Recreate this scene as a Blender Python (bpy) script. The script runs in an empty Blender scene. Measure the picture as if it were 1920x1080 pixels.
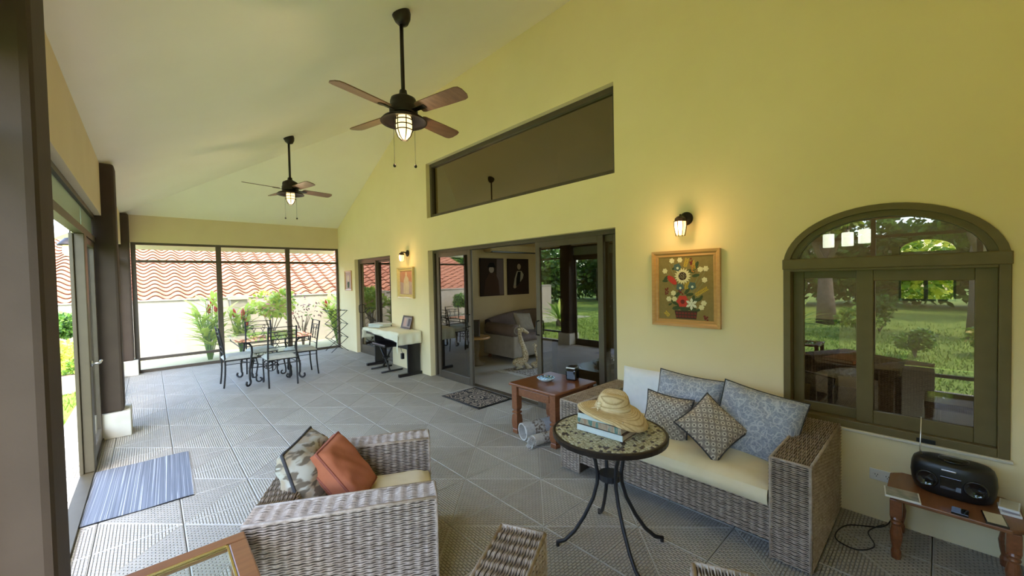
import bpy, math, random
from math import pi, sin, cos, sqrt, atan2, radians
from mathutils import Matrix, Vector, Euler
random.seed(11)
S = bpy.context.scene
COL = S.collection

# ---------------------------------------------------------------- camera
def cam_axes(yaw, pitch, roll):
    f = Vector((sin(yaw)*cos(pitch), cos(yaw)*cos(pitch), sin(pitch)))
    r = Vector((cos(yaw), -sin(yaw), 0)); u = r.cross(f)
    r2 = r*cos(roll)+u*sin(roll); u2 = r2.cross(f)
    return r2, u2, f
CR, CU, CF = cam_axes(radians(42.57), radians(-1.404), radians(-1.185))
cd = bpy.data.cameras.new('camera'); cam = bpy.data.objects.new('camera', cd); COL.objects.link(cam)
cam.matrix_world = Matrix(((CR.x, CU.x, -CF.x, 0), (CR.y, CU.y, -CF.y, 0), (CR.z, CU.z, -CF.z, 1.62), (0, 0, 0, 1)))
cd.sensor_width = 36; cd.lens = 740*36/1920; cd.clip_start = .02; cd.clip_end = 300
S.camera = cam
# ---------------------------------------------------------------- sky, sun, exposure
W = bpy.data.worlds.new('sky'); S.world = W; W.use_nodes = True
nt = W.node_tree; bg = nt.nodes['Background']
sk = nt.nodes.new('ShaderNodeTexSky'); sk.sky_type = 'NISHITA'; sk.sun_disc = False
sk.sun_elevation = radians(58); sk.sun_rotation = radians(196); sk.air_density = 1.0; sk.dust_density = 1.5; sk.ozone_density = 1.0
nt.links.new(sk.outputs[0], bg.inputs[0]); bg.inputs[1].default_value = .92
sd = bpy.data.lights.new('sun', 'SUN'); sd.energy = 2.8; sd.angle = radians(.6); sd.color = (1, .92, .78)
sun = bpy.data.objects.new('sun', sd); COL.objects.link(sun)
SUNV = Vector((-.12, -.42, .90)).normalized()
sun.rotation_euler = SUNV.to_track_quat('Z', 'Y').to_euler(); sun.location = (-20, -20, 40)
S.view_settings.view_transform = 'Standard'; S.view_settings.look = 'None'
S.view_settings.exposure = 1.25; S.view_settings.gamma = 1; S.view_settings.use_curve_mapping = False
S.cycles.max_bounces = 14; S.cycles.diffuse_bounces = 7; S.cycles.glossy_bounces = 5
S.cycles.transparent_max_bounces = 24; S.cycles.sample_clamp_indirect = 6

# ---------------------------------------------------------------- materials
MATS = {}
def principled(name, col, rough=.6, metal=0, spec=.5, coat=0):
    m = bpy.data.materials.new(name); m.use_nodes = True
    b = m.node_tree.nodes['Principled BSDF']
    b.inputs['Base Color'].default_value = (*col, 1); b.inputs['Roughness'].default_value = rough
    b.inputs['Metallic'].default_value = metal; b.inputs['Specular IOR Level'].default_value = spec
    b.inputs['Coat Weight'].default_value = coat
    MATS[name] = m
    return m
class N:
    """small node-graph helper"""
    def __init__(s, m): s.t = m.node_tree; s.b = s.t.nodes['Principled BSDF'] if 'Principled BSDF' in s.t.nodes else None
    def n(s, ty, **kw):
        x = s.t.nodes.new(ty)
        for k, v in kw.items(): setattr(x, k, v)
        return x
    def l(s, a, b): s.t.links.new(a, b)
    def coord(s, which='Object', scale=(1, 1, 1), rot=(0, 0, 0), loc=(0, 0, 0)):
        c = s.n('ShaderNodeTexCoord'); mp = s.n('ShaderNodeMapping')
        mp.inputs['Scale'].default_value = scale; mp.inputs['Rotation'].default_value = rot; mp.inputs['Location'].default_value = loc
        s.l(c.outputs[which], mp.inputs[0]); return mp.outputs[0]
    def noise(s, co, scale, detail=3, rough=.5):
        x = s.n('ShaderNodeTexNoise'); x.inputs['Scale'].default_value = scale; x.inputs['Detail'].default_value = detail
        x.inputs['Roughness'].default_value = rough
        s.l(co, x.inputs['Vector']); return x.outputs[0]
    def ramp(s, fac, stops, interp='LINEAR'):
        r = s.n('ShaderNodeValToRGB'); e = r.color_ramp.elements; r.color_ramp.interpolation = interp
        e[0].position, e[0].color = stops[0][0], (*stops[0][1], 1)
        e[1].position, e[1].color = stops[-1][0], (*stops[-1][1], 1)
        for p, c in stops[1:-1]:
            q = e.new(p); q.color = (*c, 1)
        s.l(fac, r.inputs[0]); return r.outputs[0]
    def mix(s, fac, a, b, mode='MIX'):
        x = s.n('ShaderNodeMixRGB', blend_type=mode)
        for i, v in ((0, fac), (1, a), (2, b)):
            if isinstance(v, (int, float)): x.inputs[i].default_value = v
            elif isinstance(v, tuple): x.inputs[i].default_value = (*v, 1)
            else: s.l(v, x.inputs[i])
        return x.outputs[0]
    def math(s, op, a, b=0.0, c=0.0):
        x = s.n('ShaderNodeMath', operation=op)
        for i, v in enumerate((a, b, c)):
            if isinstance(v, (int, float)): x.inputs[i].default_value = v
            else: s.l(v, x.inputs[i])
        return x.outputs[0]
    def col(s, o): s.l(o, s.b.inputs['Base Color'])
    def bump(s, h, strength=.3, dist=.01):
        x = s.n('ShaderNodeBump'); x.inputs['Strength'].default_value = strength; x.inputs['Distance'].default_value = dist
        s.l(h, x.inputs['Height']); s.l(x.outputs[0], s.b.inputs['Normal'])

def mottled(name, a, b, scale=6, rough=.7, bump=0, bscale=80, bdist=.004, coord='Object', stretch=(1, 1, 1), **kw):
    m = principled(name, a, rough, **kw); g = N(m); co = g.coord(coord, stretch)
    g.col(g.ramp(g.noise(co, scale, 4), [(.3, a), (.7, b)]))
    if bump: g.bump(g.noise(co, bscale, 3), bump, bdist)
    return m
mottled('wall_paint', (.85, .72, .425), (.88, .75, .46), 2.5, .85, .12, 160, .002)
mottled('beam_paint', (.70, .57, .35), (.73, .60, .38), 2.5, .85, .12, 160, .002)
mottled('ceiling_paint', (.90, .83, .65), (.92, .855, .68), 2, .9, .1, 120, .002)
mottled('column_paint', (.055, .036, .023), (.070, .047, .031), 4, .85, .15, 90, .003)
mottled('plinth_concrete', (.62, .58, .48), (.70, .66, .56), 8, .85, .2, 60, .003)
mottled('bronze_frame', (.075, .057, .038), (.088, .068, .046), 12, .38, spec=.5)
mottled('olive_frame', (.135, .105, .042), (.155, .12, .05), 12, .42, spec=.5)
mottled('khaki_frame', (.060, .046, .021), (.072, .056, .027), 9, .5)
principled('reveal_paint', (.70, .65, .46), .8)
def floor_mats():
    plain = mottled('tile_border', (.38, .355, .30), (.44, .41, .35), 14, .62, .15, 90, .002)
    for nm, rot, ca, cb in (('tile_weave_lit', pi/2, (.44, .398, .322), (.51, .465, .382)), ('tile_weave_shaded', 0, (.40, .36, .29), (.465, .42, .345))):  # one tile colour; lit and shaded relief tones painted in per weave direction
        m = principled(nm, ca, .6); g = N(m); co = g.coord('Object', (1, 1, 1), (0, 0, rot))
        br = g.n('ShaderNodeTexBrick'); br.offset = .5; br.inputs['Scale'].default_value = 1
        br.inputs['Brick Width'].default_value = .034; br.inputs['Row Height'].default_value = .017
        br.inputs['Mortar Size'].default_value = .005; br.inputs['Mortar Smooth'].default_value = 1.0
        br.inputs['Color1'].default_value = (1, 1, 1, 1); br.inputs['Color2'].default_value = (.85, .85, .85, 1); br.inputs['Mortar'].default_value = (0, 0, 0, 1)
        g.l(co, br.inputs['Vector'])
        g.col(g.mix(g.math('MULTIPLY', br.outputs['Fac'], .8), g.ramp(g.noise(co, 9), [(.3, ca), (.7, cb)]), (.22, .20, .165)))  # shade between the bumps is darkened into the base colour
        g.bump(g.math('SUBTRACT', 1, br.outputs['Fac']), .8, .008)
floor_mats()
mottled('grout', (.42, .40, .35), (.50, .47, .41), 20, .9)
mottled('beige_floor', (.42, .37, .29), (.47, .42, .33), 3, .35)
def glass(name, tint, ior, rough=0, gl=(1, 1, 1)):
    m = bpy.data.materials.new(name); m.use_nodes = True; t = m.node_tree; t.nodes.clear()
    o = t.nodes.new('ShaderNodeOutputMaterial'); mx = t.nodes.new('ShaderNodeMixShader'); fr = t.nodes.new('ShaderNodeFresnel')
    tr = t.nodes.new('ShaderNodeBsdfTransparent'); gs = t.nodes.new('ShaderNodeBsdfGlossy')
    ge = t.nodes.new('ShaderNodeNewGeometry'); mi = t.nodes.new('ShaderNodeMix'); mi.inputs[2].default_value = ior; mi.inputs[3].default_value = 1/ior
    t.links.new(ge.outputs['Backfacing'], mi.inputs[0]); t.links.new(mi.outputs[0], fr.inputs[0]); tr.inputs[0].default_value = (*tint, 1); gs.inputs['Roughness'].default_value = rough; gs.inputs[0].default_value = (*gl, 1)
    t.links.new(fr.outputs[0], mx.inputs[0]); t.links.new(tr.outputs[0], mx.inputs[1]); t.links.new(gs.outputs[0], mx.inputs[2]); t.links.new(mx.outputs[0], o.inputs[0])
    MATS[name] = m; return m
glass('tinted_glass', (.52, .48, .39), 2.0)
glass('clerestory_glass', (.36, .32, .22), 2.7, 0, (1, .86, .6))
glass('clear_glass', (.93, .96, .95), 1.5)
glass('table_glass', (.82, .90, .90), 1.8)
def screen(name, fac, col):
    m = bpy.data.materials.new(name); m.use_nodes = True; t = m.node_tree; t.nodes.clear()
    o = t.nodes.new('ShaderNodeOutputMaterial'); mx = t.nodes.new('ShaderNodeMixShader')
    tr = t.nodes.new('ShaderNodeBsdfTransparent'); df = t.nodes.new('ShaderNodeBsdfDiffuse'); df.inputs[0].default_value = (*col, 1)
    mx.inputs[0].default_value = fac
    t.links.new(tr.outputs[0], mx.inputs[1]); t.links.new(df.outputs[0], mx.inputs[2]); t.links.new(mx.outputs[0], o.inputs[0])
    MATS[name] = m; return m
screen('insect_mesh', .08, (.75, .72, .62))
m = principled('frosted_green', (.30, .42, .33), .35, spec=.6); m.node_tree.nodes['Principled BSDF'].inputs['Transmission Weight'].default_value = .0
def wood(name, a, b, rough=.3, sc=(1, 14, 14), coat=.2):
    m = principled(name, a, rough, coat=coat); g = N(m); co = g.coord('Object', sc)
    g.col(g.ramp(g.noise(co, 3.2, 6, .6), [(.28, a), (.72, b)])); return m
wood('red_wood', (.15, .050, .018), (.25, .090, .034))
wood('brown_wood', (.16, .062, .024), (.25, .105, .042), .35)
wood('dark_wood', (.022, .014, .010), (.040, .024, .016), .18, coat=.5)
wood('blade_wood', (.145, .070, .038), (.24, .125, .072), .45)
wood('frame_oak', (.50, .27, .09), (.62, .36, .13), .35)
wood('gilt_frame', (.60, .45, .17), (.72, .56, .24), .35)
wood('frame_dark', (.06, .035, .03), (.10, .06, .045), .35)
principled('brass', (.78, .60, .25), .25, 1)
principled('black_iron', (.022, .021, .022), .45, .3)
principled('dark_bronze', (.030, .022, .018), .42, .5)
principled('black_plastic', (.012, .012, .013), .35)
principled('gloss_black', (.008, .008, .009), .08, coat=.6)
principled('black_lacquer', (.012, .010, .011), .3)
principled('silver', (.75, .74, .72), .28, 1)
principled('white_plastic', (.78, .78, .76), .45)
mottled('white_fabric', (.72, .74, .78), (.78, .79, .82), 20, .9, .15, 300, .001)
mottled('cream_fabric', (.72, .62, .40), (.78, .69, .48), 6, .9, .4, 5, .02)
mottled('ivory_cloth', (.74, .72, .55), (.80, .78, .62), 6, .9, .3, 8, .01)
mottled('seat_linen', (.50, .49, .42), (.58, .56, .49), 16, .9)
def wicker(name, a, b, c):
    m = principled(name, a, .62); g = N(m); co = g.coord('Object')
    base = g.ramp(g.noise(co, 26, 4, .7), [(.25, a), (.5, b), (.78, c)])
    g.col(base); return m
wicker('wicker_strand', (.195, .147, .106), (.355, .285, .222), (.505, .425, .35))
principled('wicker_core', (.055, .040, .028), .9)
def emit(name, col, st, base=(1, .9, .7)):
    m = principled(name, base, .4); b = m.node_tree.nodes['Principled BSDF']
    b.inputs['Emission Color'].default_value = (*col, 1); b.inputs['Emission Strength'].default_value = st; return m
emit('lamp_glow', (1, .72, .30), 1.1); emit('sconce_glow', (1, .58, .18), 1.1); emit('pendant_glow', (.70, .88, 1), 2.2, (.9, .95, 1))
emit('bulb_glow', (1, .72, .38), 16)

# ---------------------------------------------------------------- geometry helpers
class MB:
    def __init__(s): s.v = []; s.f = []; s.m = []; s.cur = 0
    def add(s, vs, fs):
        o = len(s.v); s.v += [tuple(p) for p in vs]
        for f in fs: s.f.append(tuple(i+o for i in f)); s.m.append(s.cur)
        return s
    def box(s, x0, x1, y0, y1, z0, z1):
        return s.add([(x0, y0, z0), (x1, y0, z0), (x1, y1, z0), (x0, y1, z0), (x0, y0, z1), (x1, y0, z1), (x1, y1, z1), (x0, y1, z1)],
                     [(3, 2, 1, 0), (4, 5, 6, 7), (0, 1, 5, 4), (1, 2, 6, 5), (2, 3, 7, 6), (3, 0, 4, 7)])
    def hexa(s, p): # 8 points bottom 4 then top 4
        return s.add(p, [(3, 2, 1, 0), (4, 5, 6, 7), (0, 1, 5, 4), (1, 2, 6, 5), (2, 3, 7, 6), (3, 0, 4, 7)])
    def tube(s, path, r, n=8, closed=False, cap=True, flat=1.0):
        path = [Vector(p) for p in path]; k = len(path)
        rs = r if isinstance(r, (list, tuple)) else [r]*k
        vs = []; prev = None
        for i, p in enumerate(path):
            if closed: t = path[(i+1) % k]-path[i-1]
            else: t = path[min(i+1, k-1)]-path[max(i-1, 0)]
            if t.length < 1e-9: t = Vector((0, 0, 1))
            t.normalize()
            if prev is None:
                a = Vector((0, 0, 1)) if abs(t.z) < .9 else Vector((1, 0, 0)); x = t.cross(a).normalized()
            else:
                x = prev-t*prev.dot(t)
                x = x.normalized() if x.length > 1e-6 else t.orthogonal().normalized()
            prev = x; y = t.cross(x)
            for j in range(n):
                a = 2*pi*j/n; vs.append(p+x*(cos(a)*rs[i])+y*(sin(a)*rs[i]*flat))
        fs = []
        for i in range(k if closed else k-1):
            i2 = (i+1) % k
            for j in range(n):
                j2 = (j+1) % n; fs.append((i*n+j, i*n+j2, i2*n+j2, i2*n+j))
        if cap and not closed:
            fs.append(tuple(range(n-1, -1, -1))); fs.append(tuple((k-1)*n+j for j in range(n)))
        return s.add(vs, fs)
    def lathe(s, prof, n=20, c=(0, 0, 0), axis='Z'):
        vs = []; k = len(prof)
        for r, z in prof:
            for j in range(n):
                a = 2*pi*j/n; p = (r*cos(a), r*sin(a), z)
                if axis == 'X': p = (p[2], p[0], p[1])
                if axis == 'Y': p = (p[1], p[2], p[0])
                vs.append((p[0]+c[0], p[1]+c[1], p[2]+c[2]))
        fs = []
        for i in range(k-1):
            for j in range(n):
                j2 = (j+1) % n; fs.append((i*n+j, i*n+j2, (i+1)*n+j2, (i+1)*n+j))
        if prof[0][0] > 1e-5: fs.append(tuple(range(n-1, -1, -1)))
        if prof[-1][0] > 1e-5: fs.append(tuple((k-1)*n+j for j in range(n)))
        return s.add(vs, fs)
    def prism(s, poly, z0, z1):
        k = len(poly)
        vs = [(x, y, z0) for x, y in poly]+[(x, y, z1) for x, y in poly]
        fs = [tuple(range(k-1, -1, -1)), tuple(range(k, 2*k))]+[(i, (i+1) % k, k+(i+1) % k, k+i) for i in range(k)]
        return s.add(vs, fs)
    def grid(s, fn, nu, nv):
        vs = [fn(i/nu, j/nv) for j in range(nv+1) for i in range(nu+1)]
        fs = [(j*(nu+1)+i, j*(nu+1)+i+1, (j+1)*(nu+1)+i+1, (j+1)*(nu+1)+i) for j in range(nv) for i in range(nu)]
        return s.add(vs, fs)
    def xf(s, M, start=0):
        for i in range(start, len(s.v)): s.v[i] = tuple(M @ Vector(s.v[i]))
        return s
    def mesh(s, name, mats, smooth=False):
        me = bpy.data.meshes.new(name); me.from_pydata(s.v, [], s.f)
        mats = mats if isinstance(mats, (list, tuple)) else [mats]
        for q in mats: me.materials.append(MATS[q])
        if len(mats) > 1: me.polygons.foreach_set('material_index', s.m)
        if smooth: me.polygons.foreach_set('use_smooth', [True]*len(me.polygons))
        me.update(); return me
    def build(s, name, mats, parent=None, smooth=False, bevel=0, kind=None, label=None):
        o = bpy.data.objects.new(name, s.mesh(name, mats, smooth)); COL.objects.link(o)
        if parent: o.parent = parent
        if bevel:
            b = o.modifiers.new('bevel', 'BEVEL'); b.width = bevel; b.segments = 2; b.limit_method = 'ANGLE'; b.angle_limit = radians(40)
        if kind: o['kind'] = kind
        if label: o['label'] = label
        return o
def B(x0, x1, y0, y1, z0, z1): return MB().box(x0, x1, y0, y1, z0, z1)
def tag(o, label, cat, group=None, kind=None):
    o['label'] = label; o['category'] = cat
    if group: o['group'] = group
    if kind: o['kind'] = kind
    return o
def thing(name, label, cat, loc=(0, 0, 0), rz=0, group=None):
    o = bpy.data.objects.new(name, None); COL.objects.link(o); o.location = loc; o.rotation_euler = (0, 0, rz)
    o.empty_display_size = .1
    return tag(o, label, cat, group)
def struct(o): o['kind'] = 'structure'; return o
def dup(o, parent=None):
    c = o.copy(); COL.objects.link(c); c.parent = parent
    for ch in list(o.children): dup(ch, c)
    return c
def inst(name, me, parent, loc=(0, 0, 0), rot=(0, 0, 0), sc=None):
    o = bpy.data.objects.new(name, me); COL.objects.link(o); o.parent = parent; o.location = loc; o.rotation_euler = rot
    if sc: o.scale = sc
    return o
def place(o, c, u, v, n=None):
    """put object with local X along u, local Y along v (orthogonalised)"""
    u = Vector(u).normalized(); v = Vector(v); v = (v-u*v.dot(u)).normalized(); w = u.cross(v)
    M = Matrix(((u.x, v.x, w.x), (u.y, v.y, w.y), (u.z, v.z, w.z)))
    o.location = c; o.rotation_euler = M.to_euler(); return o
# ================================================================ STRUCTURE
XW, YF, XL, YN = 3.45, 10.05, -.35, -.34
SL = .442
def zc(x): return 2.93+SL*(x-XL)
def st(o, label, cat):
    o['kind'] = 'structure'; o['label'] = label; o['category'] = cat; return o
# ---- floor with embossed tiles
fl = st(B(-.74, 3.66, -.40, 10.36, -.12, -.028).build('floor', 'grout'), 'pale grey floor of embossed square tiles in triangle pattern', 'floor')
T = .43
def tri_inset(mb, tri, ins, z0, z1, wm):
    c = [(a+b+d)/3 for a, b, d in zip(*tri)]
    A = [Vector(p) for p in tri]; out = []
    for i in range(3):
        p, q, r = A[i], A[(i+1) % 3], A[(i+2) % 3]
        d1 = (q-p).normalized(); d2 = (r-p).normalized(); h = (d1+d2).normalized()
        s = abs(d1.x*h.y-d1.y*h.x); out.append(p+h*(ins/s))
    vs = [(p.x, p.y, z0) for p in A]+[(p.x, p.y, z1) for p in out]
    mb.cur = 0; mb.add(vs, [(0, 1, 4, 3), (1, 2, 5, 4), (2, 0, 3, 5)])
    mb.cur = wm; mb.add(vs[3:], [(0, 1, 2)])
tile_me = {}
for sx in (1, -1):
    for sy in (1, -1):
        mb = MB(); g = .0025; a, b = g, T-g
        def q(x, y): return (x if sx > 0 else T-x, y if sy > 0 else T-y)
        E0, P1, P2, E1 = q(a, a), q(b, a), q(a, b), q(b, b)
        for tri, wm in (((E0, P1, E1), 1), ((E0, E1, P2), 2)):
            x = (tri[1][0]-tri[0][0])*(tri[2][1]-tri[0][1])-(tri[1][1]-tri[0][1])*(tri[2][0]-tri[0][0])
            if x < 0: tri = (tri[0], tri[2], tri[1])
            tri_inset(mb, tri, .005, -.003, 0, wm)
        mb.cur = 0
        r = [(a, a), (b, a), (b, b), (a, b)]
        mb.add([(x, y, -.003) for x, y in r]+[(x, y, -.028) for x, y in r], [(i, i+4, (i+1) % 4+4, (i+1) % 4) for i in range(4)])
        tile_me[(sx, sy)] = mb.mesh('floor_tile', ['tile_border', 'tile_weave_lit', 'tile_weave_shaded'])
for i in range(-8, 2):
    for j in range(-13, 12):
        sx = 1 if i % 2 == 0 else -1; sy = 1 if j % 2 == 0 else -1
        inst('floor_tile', tile_me[(sx, sy)], fl, (2.70+T*i, 5.19+T*j, 0))
# ---- house wall (plane x = XW, 0.2 thick) with its openings
def wall_x(x0, x1, spans):
    """spans: list of (y0,y1,[(zb0,zb1,zt0,zt1),...])"""
    mb = MB()
    for y0, y1, zs in spans:
        for a0, a1, t0, t1 in zs:
            mb.hexa([(x0, y0, a0), (x1, y0, a0), (x1, y1, a1), (x0, y1, a1), (x0, y0, t0), (x1, y0, t0), (x1, y1, t1), (x0, y1, t1)])
    return mb
WY0, WY1, WZ0, WZ1, WZT = -.26, .79, .565, 1.67, 2.046
DY0, DY1, DZ = 2.21, 5.82, 2.11
def R_(a, b): return (a, a, b, b)
TOP = 4.74
spans = [(YN, WY0, [R_(0, TOP)])]
NA = 20; wc, wr = (WY0+WY1)/2, (WY1-WY0)/2
def arch(y, rise=WZT-WZ1, r=wr, c=wc, z=WZ1): return z+rise*sqrt(max(0, 1-((y-c)/r)**2))
ya = [wc-wr*cos(pi*i/NA) for i in range(NA+1)]
for i in range(NA):
    spans.append((ya[i], ya[i+1], [R_(0, WZ0), (arch(ya[i]), arch(ya[i+1]), TOP, TOP)]))
spans += [(WY1, DY0, [R_(0, TOP)]), (DY0, DY1, [R_(DZ, 2.65), R_(3.55, TOP)]), (DY1, 7.23, [R_(0, TOP)]), (7.23, 9.03, [R_(2.115, TOP)]), (9.03, YF+.2, [R_(0, TOP)])]
st(wall_x(XW, XW+.2, spans).build('wall_right', 'wall_paint'), 'tall pale yellow house wall with glass doors and windows', 'wall')
# ---- far header, left header beam, near wall
st(B(XL-.2, XW, YF, YF+.2, 2.43, 2.95).build('wall_far', 'beam_paint'), 'tan beam above the far insect screen', 'wall')
st(B(XL-.2, XL, YN, YF+.2, 2.37, 2.945).build('wall_left', 'beam_paint'), 'tan beam above the open left side', 'wall')
mb = MB(); yy = (YN-.2, YN)
mb.hexa([(XL-.2, yy[0], 0), (XW+.2, yy[0], 0), (XW+.2, yy[1], 0), (XL-.2, yy[1], 0), (XL-.2, yy[0], zc(XL-.2)), (XW+.2, yy[0], zc(XW+.2)), (XW+.2, yy[1], zc(XW+.2)), (XL-.2, yy[1], zc(XL-.2))])
st(mb.build('wall_near', 'wall_paint'), 'pale yellow end wall beside the small bench', 'wall')
# ---- vaulted ceiling (two hip planes, slab with eaves)
mb = MB(); EX, EY, RX = -.85, YF+.95, XW+.2
hy = YF-(RX-XL)
def slab(pts, th=.13):
    k = len(pts)
    mb.add(pts+[(x, y, z+th) for x, y, z in pts], [tuple(range(k)), tuple(range(2*k-1, k-1, -1))]+[(i, k+i, k+(i+1) % k, (i+1) % k) for i in range(k)])
zE = zc(EX); zT = zc(RX)
slab([(EX, -.9, zE), (EX, YF-(EX-XL), zE), (RX, hy, zT), (RX, -.9, zT)])
slab([(XL-.95, EY, zc(XL-.95)), (RX, EY, zc(XL-.95)), (RX, hy, zT)])
st(B(EX, RX, EY-.03, EY, 2.36, 2.53).build('trim_1', 'ceiling_paint'), 'cream fascia board under the far eave', 'trim')
st(mb.build('ceiling', 'ceiling_paint'), 'off-white vaulted ceiling sloping down to the left', 'ceiling')
# ---- columns with plinths
for y0, lab in ((1.86, 'nearest brown square column at the left edge'), (6.0, 'brown square column beside the glass screen door'), (9.9, 'farthest brown column in the far left corner')):
    c = thing('column', lab, 'column', (-.37, y0+.14, 0), 0, 'brown porch columns')
    B(-.13, .13, -.14, .14, .27, 2.93 if y0 > 5 else 2.93).build('shaft', 'column_paint', c, bevel=.025)
    B(-.17, .18, -.18, .18, 0, .27).build('plinth', 'plinth_concrete', c, bevel=.008)
# ---- frames
def frame_x(x0, x1, y0, y1, z0, z1, w, wb=None):
    wb = wb or w; mb = MB()
    mb.box(x0, x1, y0, y0+w, z0, z1); mb.box(x0, x1, y1-w, y1, z0, z1)
    mb.box(x0, x1, y0+w, y1-w, z0, z0+wb); mb.box(x0, x1, y0+w, y1-w, z1-w, z1); return mb
def sdoor(name, label, cat='door', loc=(0, 0, 0)):
    o = bpy.data.objects.new(name, None); COL.objects.link(o); o.location = loc; return st(o, label, cat)
def panel(par, x, y0, y1, z0, z1, w=.07, wb=.10, gl='tinted_glass', fm='bronze_frame', nm='sliding_panel', th=.04):
    p = frame_x(x-th/2, x+th/2, y0, y1, z0, z1, w, wb).build(nm, fm, par, bevel=.004)
    B(x-.003, x+.003, y0+w, y1-w, z0+wb, z1-w).build('pane', gl, p); return p
def pull(par, x, y, z, s=-1):
    mb = MB(); mb.tube([(x, y, z-.09), (x+s*.045, y, z-.08), (x+s*.05, y, z), (x+s*.045, y, z+.08), (x, y, z+.09)], .009, 8)
    return mb.build('handle', 'black_iron', par, smooth=True)
# main sliding door
d = sdoor('door_1', 'wide dark bronze sliding glass door standing open to the living room')
frame_x(3.54, 3.64, DY0, DY1, 0, DZ, .05, .02).build('door_frame', 'bronze_frame', d, bevel=.003)
panel(d, 3.60, 4.93, DY1-.05, .02, DZ-.05)
p = panel(d, 3.555, 4.76, 5.70, .02, DZ-.05); pull(p, 3.535, 4.80, 1.0)
p = panel(d, 3.555, 2.42, 3.41, .02, DZ-.05); pull(p, 3.535, 3.37, 1.0)
panel(d, 3.60, DY0+.05, 3.20, .02, DZ-.05)
# clerestory
w2 = sdoor('window_2', 'long dark glazed clerestory window above the sliding door', 'window')
frame_x(3.52, 3.62, DY0, DY1, 2.65, 3.55, .06).build('window_frame', 'bronze_frame', w2, bevel=.004)
B(3.56, 3.568, DY0+.06, DY1-.06, 2.71, 3.49).build('pane', 'clerestory_glass', w2)
# tall door nearer the corner
d = sdoor('door_2', 'tall dark glazed door behind the draped keyboard')
frame_x(3.53, 3.63, 7.23, 9.03, 0, 2.115, .06, .05).build('door_frame', 'bronze_frame', d, bevel=.003)
panel(d, 3.60, 7.29, 8.14, .05, 2.06, .045, .14); p = panel(d, 3.555, 8.10, 8.97, .05, 2.06, .045, .14); pull(p, 3.535, 8.93, 1.0)
# arched window
w3 = sdoor('window_3', 'arched olive-framed window with two sliding sashes beside the bench', 'window')
def arch_ring(x0, x1, ins0, ins1, zb, n=28):
    mb = MB(); P = []
    for ins in (ins0, ins1):
        P.append([(wc-(wr-ins)*cos(pi*i/n), zb+(WZT-WZ1-ins)*sin(pi*i/n)) for i in range(n+1)])
    vs = [(x, y, z) for x in (x0, x1) for ring in P for y, z in ring]; k = n+1; fs = []
    for i in range(n):
        o, p_, q_, r_ = i, k+i, 2*k+i, 3*k+i
        fs += [(o, o+1, p_+1, p_), (q_, r_, r_+1, q_+1), (o, q_, q_+1, o+1), (p_, p_+1, r_+1, r_)]
    return mb.add(vs, fs)
fr = frame_x(3.44, 3.58, WY0, WY1, WZ0, WZ1, .045, .05)
fr.build('window_frame', 'olive_frame', w3, bevel=.004)
arch_ring(3.44, 3.58, 0, .04, WZ1).build('arch_frame', 'olive_frame', w3)
arch_ring(3.47, 3.56, .04, .075, WZ1).build('arch_sash', 'olive_frame', w3)
B(3.432, 3.585, WY0-.004, WY1+.004, WZ1-.03, WZ1+.045).build('transom', 'olive_frame', w3, bevel=.006)
B(3.48, 3.56, .18, .215, WZ1+.045, WZ1+.10).build('glazing_bar', 'olive_frame', w3)
mb = MB(); k = 28
pts = [(wc-(wr-.07)*cos(pi*i/k), WZ1+.03+(WZT-WZ1-.10)*sin(pi*i/k)) for i in range(k+1)]
mb.add([(3.515, y, z) for y, z in pts]+[(3.521, y, z) for y, z in pts], [tuple(range(k+1)), tuple(range(2*k+1, k, -1))])
mb.build('arch_pane', 'tinted_glass', w3)
panel(w3, 3.54, .30, WY1-.045, WZ0+.05, WZ1-.03, .065, .065, fm='olive_frame', nm='sash', th=.035)
panel(w3, 3.495, WY0+.045, .385, WZ0+.05, WZ1-.03, .085, .085, fm='olive_frame', nm='sash', th=.04)
B(3.425, 3.46, WY0-.01, WY1+.01, WZ0-.018, WZ0).build('sill', 'plinth_concrete', w3, bevel=.004)
B(3.435, 3.46, .02, .10, WZ0+.004, WZ0+.028).build('latch', 'black_plastic', w3)
# far insect screen
w1 = sdoor('window_1', 'dark framed floor-to-beam insect screen across the far end', 'window')
FX0, FX1 = -.2, XW
for a, b in ((-.235, -.165), (1.025, 1.115), (2.295, 2.385), (3.40, 3.45)):
    B(a, b, YF+.02, YF+.09, 0, 2.43).build('post', 'bronze_frame', w1, bevel=.004)
for (a, b) in ((-.17, 1.035), (1.105, 2.305), (2.375, 3.41)):
    for z0, z1 in ((0, .055), (.225, .28), (2.055, 2.105), (2.385, 2.43)):
        if z0 == .225 and a > 1: continue
        B(a, b, YF+.03, YF+.08, z0, z1).build('rail', 'bronze_frame', w1, bevel=.003)
    for z0, z1 in ((.05, 2.06), (2.10, 2.39)):
        MB().add([(a, YF+.055, z0), (b, YF+.055, z0), (b, YF+.055, z1), (a, YF+.055, z1)], [(0, 1, 2, 3)]).build('mesh_panel', 'insect_mesh', w1)
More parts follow.
